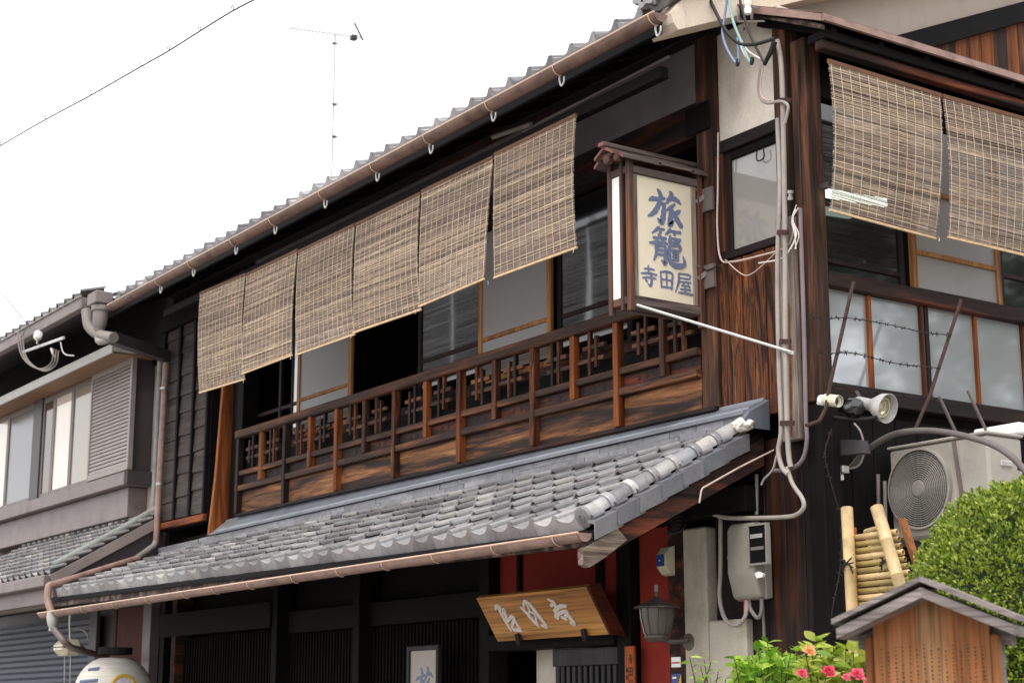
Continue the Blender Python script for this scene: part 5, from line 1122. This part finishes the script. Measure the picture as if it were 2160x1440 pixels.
for y in (92, 220, 288): MB().lathe([(.0, -.03), (.045, .0), (0, .012)], at(706, y, Y=3), (0, 0, 1), 8).build('clamp', M['steel'], ta)
pts = curve([at(x, y, Y=-3.0) for x, y in ((-420, 560), (-60, 345), (0, 308), (95, 253), (190, 202), (295, 142), (355, 108), (420, 67), (490, 24), (560, -12))], 6)
t = thing('overhead_wire', pts[len(pts) // 2], 'thin overhead wire with hanging rings crossing the white sky', 'wire')
MB().tube(pts, .0055, 5).build('cable', M['wire'], t)
for i, q in enumerate(pts[::6]):
    MB().tube([q + Vector((math.cos(a) * .02, 0, .02 + math.sin(a) * .02)) for a in [1.5 * math.pi * k / 8 - 1.6 for k in range(9)]], .003, 4).build('ring', M['wire'], t)
# insulator with looped cables on the neighbour's eave
q = at(80, 708, Y=-1.05); t = thing('eave_insulator', q, 'white porcelain insulator with looped cables on the left eave', 'insulator')
MB().lathe([(0, -.06), (.03, -.06), (.048, -.045), (.05, -.01), (.036, .0), (.036, .02), (.05, .03), (.048, .06), (.02, .075), (0, .075)], q, towards(.3, .9, .1), 16).build('porcelain', M['white'], t, smooth=True)
MB().beam(at(50, 742, Y=-1.0), at(135, 712, Y=-1.0), .02, .03).build('bracket', M['steelw'], t); MB().tube([q, q + Vector((0, 0, -.1))], .015, 6).build('pin', M['steel'], t)
for k, dx in enumerate((0, 5, 10)):
    MB().tube(curve([at(x + dx, y + dx * .4, Y=-1.06) for x, y in ((38, 700), (42, 740), (58, 765), (85, 778), (108, 765), (114, 735))], 6), .009, 6).build('cable_loop', M['pipe_dim'], t)
MB().tube(curve([at(x, y, Y=-1.06) for x, y in ((128, 722), (132, 740), (140, 748), (156, 750))], 5), .008, 6).build('cable_tail', M['steelw'], t); MB().tube([at(108, 735, Y=-1.05), at(114, 752, Y=-1.05)], .014, 6).build('tape', M['cable_pink'], t)
MB().tube([at(8, 622, Y=-1.1), at(64, 692, Y=-1.06)], .006, 5).build('stay', M['wire'], t); MB().tube(curve([at(x, y, Y=-1.06) for x, y in ((44, 712), (55, 695), (68, 690), (85, 695))], 5), .006, 5).build('binding', M['pipe_dim'], t)

# ================================================================== NOTICE BOARD, BAMBOO, SHRUBS
# notice board (local frame turned so that its right side shows)
o = at(1974, 1500, D=6.0); o.z = .018; th_ = R(26); fwh = Vector((FW.x, FW.y, 0)).normalized()
ax_ = RT * math.cos(th_) - fwh * math.sin(th_); ay_ = Vector((0, 0, 1)).cross(ax_)
nb = thing('notice_board', o, 'weathered wooden notice board with little gabled roof in front of the hedge', 'notice board')
NBM = Matrix(((ax_.x, ay_.x, 0, o.x), (ax_.y, ay_.y, 0, o.y), (0, 0, 1, o.z), (0, 0, 0, 1)))
def nbp(m_, name, mat):
    ob = m_.build(name, M[mat]); ob.matrix_world = NBM; setpar(ob, nb); return ob
hw = .196; nbp(MB().prism([(-hw, -.02, .9), (hw, -.02, .9), (hw, -.02, 1.845), (-.01, -.02, 1.945), (-hw, -.02, 1.845)], (0, .045, 0)), 'panel', 'notice')
for s in (-1, 1): nbp(MB().bbox(s * hw - .03, s * hw + .03, .026, .09, 0, 1.82), 'post', 'noticeroof')
nbp(MB().bbox(hw + .002, hw + .03, -.03, .026, .9, 1.80), 'side_frame', 'notice'); nbp(MB().bbox(-hw - .03, -hw - .002, -.03, .026, .9, 1.80), 'side_frame', 'notice')
for s in (-1, 1):
    sl = .105 / .40
    for dz, y0_, y1_, ov, tk, nm in ((.0, -.13, .17, .0, .034, 'roof_board'), (.036, -.145, .185, .012, .018, 'roof_cap')):
        E_ = .295 + ov; m_ = MB(); zt = 1.955 + dz; q = [(0, y0_, zt), (s * E_, y0_, zt - E_ * .44), (s * E_, y0_, zt - E_ * .44 - tk), (0, y0_, zt - tk)]; m_.prism(q, (0, y1_ - y0_, 0)); nbp(m_, nm, 'noticeroof')
    m_ = MB(); q = [(s * .03, .02, 1.90), (s * .26, .02, 1.80), (s * .26, .02, 1.76), (s * .03, .02, 1.86)]; m_.prism(q, (0, .08, 0)); nbp(m_, 'rafter', 'noticeroof')
# faint columns of worn writing
m_ = MB(); r_ = random.Random(9)
for i in range(15):
    x = -.17 + i * .0243; z = 1.76 + r_.uniform(-.015, .015)
    while z > 1.42:
        s = .0045 + .003 * r_.random(); x += r_.uniform(-.0006, .0006); m_.add([(x - s * .5, -.0206, z), (x + s * .5, -.0206, z + .001), (x + s * .4, -.0206, z - s), (x - s * .4, -.0206, z - s * .9)], [(0, 1, 2, 3)]); z -= .0115 + .004 * r_.random()
M['wornink'] = flat('worn_ink', c('#3a2417'), .8, 0, .4, 60); q = nbp(m_, 'worn_writing', 'wornink'); q['kind'] = 'stuff'

# bamboo screen
by = -.35
bs_ = thing('bamboo_screen', (.75, by, 0), 'pale bamboo screen of horizontal canes tied with black cord', 'bamboo screen')
def cane(name, p, q, r, mat='bamboo', nodes=3):
    p = Vector(p); q = Vector(q); d = q - p; L = d.length; d.normalize(); prof = []
    for k in range(nodes + 1):
        a, b = L * k / (nodes + 1), L * (k + 1) / (nodes + 1)
        prof += [(r, a + .006), (r, b - .006)] + ([(r * 1.09, b)] if k < nodes else [])
    o_ = MB().lathe([(0, 0)] + [(r * .75, 0), (r * .75, -.0)] + prof + [(r * .7, L), (r * .68, L - .02), (0, L - .02)], p, d, 10).build(name, M[mat], bs_, smooth=True); return o_
lx = at(1786, 1068, Y=by); cane('pole', (lx.x + .03, by, .6), (lx.x, by, lx.z), .034, nodes=5)
s0, s1 = at(1848, 1066, Y=by - .02), at(1898, 1232, Y=by - .02); dd = (s1 - s0); cane('pole', s0 + dd * 2.2, s0, .035, nodes=4)
zz = at(1800, 1132, Y=by).z; k = 0
while zz > 1.4:
    dz = .0375; xr = s0.x + dd.x * (s0.z - zz) / (s0.z - s1.z); cane('cane', (lx.x - .06, by + .05, zz), (xr + .03, by + .05, zz + .006), .0165 + .002 * (k % 3 == 0), 'bamboo_green' if k % 3 else 'bamboo', 1); zz -= dz; k += 1
s2 = at(1882, 1112, Y=by + .2); s3 = at(1918, 1222, Y=by + .2); 
for k in range(8):
    q = s2 + (s3 - s2) * (k / 7); cane('end_cane', q + Vector((0, -.05, 0)), q + Vector((-.26, .06, 0)), .019, 'bamboo', 0)
MB().beam(s3 + (s3 - s2) * 1.2 + Vector((.045, .05, 0)), s2 + Vector((.03, .05, .05)), .02, .05, (0, 1, 0)).build('side_board', M['notice'], bs_); q = at(1800, 1112, Y=by + .1); cane('pole', (q.x, by + .1, 1.0), (q.x, by + .1, q.z), .018, 'plate_orange', 1)
for px_, py_ in ((1787, 1190), (1868, 1185)):
    q = at(px_, py_, Y=by - .04); mb = MB()
    for a, b in (((-.04, .03), (.045, -.02)), ((-.045, -.02), (.04, .035)), ((-.04, .0), (.05, .006)), ((-.02, .03), (-.03, -.04)), ((.02, -.01), (.045, -.05))): mb.tube([q + Vector((a[0], 0, a[1])), q + Vector((b[0], -.004, b[1]))], .005, 5)
    mb.build('cord_knot', M['cord'], bs_, kind='stuff')

# clipped round shrub
def leaf_field(name, mat, pts, size, parent, seed, kind='stuff'):
    r_ = random.Random(seed); V = []; F_ = []; T_ = []
    for p, nrm in pts:
        d = (nrm * .7 + Vector((r_.uniform(-1, 1), r_.uniform(-1, 1), r_.uniform(-.4, 1)))).normalized(); s_ = d.cross(Vector((r_.uniform(-1, 1), r_.uniform(-1, 1), r_.uniform(-1, 1)))).normalized(); k = size * r_.uniform(.7, 1.3)
        up_ = d.cross(s_) * k * .12; b = len(V)
        V += [p, p + d * k * .6 + s_ * k * .27 + up_, p + d * k, p + d * k * .6 - s_ * k * .27 + up_]; F_ += [(b, b+1, b+2), (b, b+2, b+3)]; t_ = r_.random() * .9; T_ += [t_] * 4
    me = bpy.data.meshes.new(name); me.from_pydata([tuple(v) for v in V], [], F_); me.update(); a = me.attributes.new('tone', 'FLOAT', 'POINT'); a.data.foreach_set('value', T_)
    return link(name, me, mat, parent, kind=kind)
hc = at(2222, 1340, D=8.2); hr = .66
hg = thing('round_shrub', (hc.x, hc.y, 0), 'clipped dome-shaped green shrub behind the notice board', 'shrub')
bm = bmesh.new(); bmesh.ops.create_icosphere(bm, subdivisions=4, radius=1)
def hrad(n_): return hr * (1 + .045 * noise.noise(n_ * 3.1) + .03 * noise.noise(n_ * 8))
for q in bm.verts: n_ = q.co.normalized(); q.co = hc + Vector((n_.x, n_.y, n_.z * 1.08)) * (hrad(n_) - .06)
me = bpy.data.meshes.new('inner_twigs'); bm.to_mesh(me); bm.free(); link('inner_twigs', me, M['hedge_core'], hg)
r_ = random.Random(3); pts = []
while len(pts) < 52000:
    n_ = Vector((r_.gauss(0, 1), r_.gauss(0, 1), r_.gauss(0, 1))).normalized()
    if n_.dot((CAM - hc).normalized()) < -.35: continue
    if noise.noise(n_ * 11 + Vector((5, 1, 2))) > .34 and r_.random() < .8: continue
    p = hc + Vector((n_.x, n_.y, n_.z * 1.08)) * (hrad(n_) - r_.random() ** 1.4 * .08 + .03 * noise.noise(n_ * 19)); pts.append((p, n_))
leaf_field('foliage', M['hedge'], pts, .024, hg, 5)
pts = []
for i in range(160):
    n_ = Vector((r_.gauss(0, 1), r_.gauss(0, 1), abs(r_.gauss(0, 1)))).normalized(); L_ = r_.uniform(.0, .035)
    for k in range(6): pts.append((hc + Vector((n_.x, n_.y, n_.z * 1.08)) * (hrad(n_) + L_ * k / 5), (n_ + Vector((0, 0, .5))).normalized()))
leaf_field('stray_shoots', M['hedge'], pts, .026, hg, 8)
mb = MB(); mb.tube([(hc.x, hc.y, 0), (hc.x + .02, hc.y, 1.2), (hc.x, hc.y, hc.z)], .05, 8); mb.build('trunk', M['stem'], hg)

def leaf_mesh(name, L, W):
    V = []; F_ = []
    for i, (u, w_) in enumerate(((0, .02), (.2, .6), (.45, 1), (.7, .78), (.9, .32), (1, .0))):
        z = -.18 * L * u * u; V += [(-W / 2 * w_, L * u, z + .10 * W * w_), (0, L * u, z), (W / 2 * w_, L * u, z + .10 * W * w_)]
    for i in range(5):
        a = i * 3; F_ += [(a, a+1, a+4, a+3), (a+1, a+2, a+5, a+4)]
    me = bpy.data.meshes.new(name); me.from_pydata(V, [], F_); me.update()
    for p in me.polygons: p.use_smooth = True
    return me
def leafy(name, label, cat, clusters, mat, L, W, nper, seed, per_stem=True, group=None):
    """clusters: list of (base, tip); leaves stand along each twig"""
    r_ = random.Random(seed); c0 = clusters[0][0]; t = thing(name, (c0.x, c0.y, 0), label, cat, group); me = leaf_mesh('leaf', L, W); me.materials.append(M[mat]); cnt = 0
    for b, tip in clusters:
        mid = (b + tip) / 2 + Vector((r_.uniform(-.03, .03), r_.uniform(-.03, .03), 0)); cv = curve([b, mid, tip], 6)
        MB().tube(cv, .006, 5, r1=.002).build('twig', M['stem'], t)
        for k in range(nper):
            q = cv[min(len(cv) - 1, int(len(cv) * (.35 + .65 * k / (nper - 1))))]; a = k * 2.4 + r_.uniform(-.5, .5); el = r_.uniform(-.25, .75)
            d = Vector((math.cos(a) * math.cos(el), math.sin(a) * math.cos(el), math.sin(el) + .15)).normalized()
            s_ = r_.uniform(.65, 1.15); z_ = (Vector((0, 0, 1)) - d * d.z); z_ = (z_ if z_.length > .1 else Vector((1, 0, 0))).normalized(); x_ = d.cross(z_)
            rot = Matrix((x_, d, z_)).transposed().to_4x4() @ Matrix.Rotation(r_.uniform(-.7, .7), 4, 'Y')
            link('leaf', me, None, t, M=Matrix.Translation(q) @ rot @ Matrix.Scale(s_, 4))
    return t
r_ = random.Random(21)
def twigs(pixels, D, drop=.32, sp=.10):
    out = []
    for x, y in pixels:
        tip = at(x, y, D=D + r_.uniform(-.2, .2)); out.append((tip + Vector((r_.uniform(-sp, sp), r_.uniform(-sp, sp), -drop)), tip))
    return out
rp = random.Random(77)
def scat(n, x0, x1, top):
    out = []
    for i in range(n):
        x = x0 + (x1 - x0) * (i + rp.random()) / n; out.append((x, top(x) + 75 * rp.random() ** 1.3))
    return out
g1 = leafy('green_shrub', 'bright green leafy shrub below the meter box', 'shrub', twigs(scat(24, 1545, 1690, lambda x: 1352 + abs(x - 1620) * .28), 8.4), 'leaf', .082, .040, 12, 1)
leafy('slender_shrub', 'slender light green shrub in front of the concrete pillar', 'shrub', twigs([(1455, 1385), (1478, 1405), (1500, 1395), (1515, 1415), (1490, 1425), (1530, 1432), (1470, 1435), (1505, 1440), (1540, 1445), (1485, 1390)], 8.6, .3, .05), 'leaf', .058, .025, 9, 2)
cam_b = leafy('camellia_bush', 'yellow-green camellia bush with pink blossoms beside the notice board', 'shrub', twigs(scat(24, 1680, 1840, lambda x: 1350 + abs(x - 1725) * .28), 7.8), 'leaf_cam', .092, .048, 12, 3)
for t_, m_, D_, x0_, x1_, sd_ in ((g1, 'leaf', 8.5, 1550, 1690, 4), (cam_b, 'leaf_cam', 7.95, 1690, 1845, 6)):
    pts = []
    for i in range(900):
        x = rp.uniform(x0_, x1_); y = 1385 + abs(x - (x0_ + x1_) / 2) * .2 + rp.random() * 130; pts.append((at(x, y, D=D_ + rp.uniform(-.1, .35)), Vector((0, -.3, .6))))
    leaf_field('inner_foliage', M[m_], pts, .05, t_, sd_)
for i, (x, y, mt_, s_) in enumerate(((1707, 1372, 'petal_o', .024), (1748, 1416, 'petal', .027), (1808, 1422, 'petal', .028), (1692, 1420, 'petal', .021), (1785, 1428, 'petal', .017), (1835, 1438, 'petal', .022))):
    q = at(x, y, D=7.5); mb = MB(); n_ = towards(.0, .8, .5); f_ = None
    for k in range(16):
        a = k * 2.399; rr = s_ * (.25 + .8 * k / 16); u = n_.orthogonal().normalized(); v_ = n_.cross(u); d = (u * math.cos(a) + v_ * math.sin(a)); tn = n_.cross(d); h = s_ * (.8 - .6 * k / 16)
        b = q + d * rr * .2; w_ = s_ * .62
        mb.add([b, b + d * rr * .7 + tn * w_ * .7 + n_ * h * .8, b + d * rr * 1.15 + tn * w_ * .3 + n_ * h, b + d * rr * 1.15 - tn * w_ * .35 + n_ * h * .95, b + d * rr * .7 - tn * w_ * .7 + n_ * h * .75], [(0, 1, 2, 3, 4)])
    fl = mb.build('blossom', M[mt_], cam_b, kind='stuff')
    a = fl.data.attributes.new('tone', 'FLOAT', 'POINT'); a.data.foreach_set('value', [rnd.random() * .5 for _ in fl.data.vertices])
    MB().lathe([(0, .0), (s_ * .22, .0), (s_ * .2, s_ * .8), (0, s_ * .9)], q, n_, 8).build('stamens', M['stamen'], cam_b) if mt_ == 'petal_o' else None

# ------------------------------------------------------------------ tree right of the picture that the side panes mirror, far hills
tc_ = Vector((4.3, 5.6, 5.0)); tr = thing('garden_tree', (4.3, 5.6, 0), 'dark leafy tree mirrored in the side bay panes', 'tree')
MB().tube(curve([(4.3, 5.6, 0), (4.25, 5.65, 2), (4.4, 5.55, 3.4), (4.3, 5.6, 5.4)], 6), .13, 10, r1=.04).build('trunk', M['stem'], tr, smooth=True)
rt_ = random.Random(13); cl_ = []
for i in range(16):
    a = rt_.uniform(0, 6.28); q = tc_ + Vector((math.cos(a) * rt_.uniform(.2, 1.5), math.sin(a) * rt_.uniform(.2, 1.5), rt_.uniform(-1.3, 1.6))); cl_.append(q)
    MB().tube(curve([Vector((4.3, 5.6, max(2.2, q.z - 1.2))), (q + Vector((4.3, 5.6, q.z - .6))) / 2, q], 4), .035, 6, r1=.008).build('limb', M['stem'], tr)
pts = []
for i in range(9000):
    q = rt_.choice(cl_); n_ = Vector((rt_.gauss(0, 1), rt_.gauss(0, 1), rt_.gauss(0, .8))); pts.append((q + n_ * .34, n_.normalized()))
M['tree_leaf'] = leafm('dark_tree_leaf', [(0, c('#2a3d18')), (.5, c('#40591f')), (1, c('#5d752c'))], .2)
leaf_field('crown', M['tree_leaf'], pts, .11, tr, 14)
V = []; F_ = []; NH = 60
for i in range(NH + 1):
    a = R(-10 + 110 * i / NH); h = 58 + 16 * noise.noise(Vector((i * .13, 3, 1))) + 5 * noise.noise(Vector((i * .7, 1, 2)))
    for d_, z_ in ((270, -1), (300, h * .6), (340, h), (420, h * .7)): V.append((math.cos(a) * d_, math.sin(a) * d_, z_))
for i in range(NH):
    for k in range(3): b = i * 4 + k; F_.append((b, b + 4, b + 5, b + 1))
me = bpy.data.meshes.new('hills'); me.from_pydata(V, [], F_); me.update(); hl = link('hills', me, flat('wooded_hill', c('#5b6a58'), .9, 0, .3, .05), kind='structure'); hl['label'] = 'wooded hills far beyond the street'
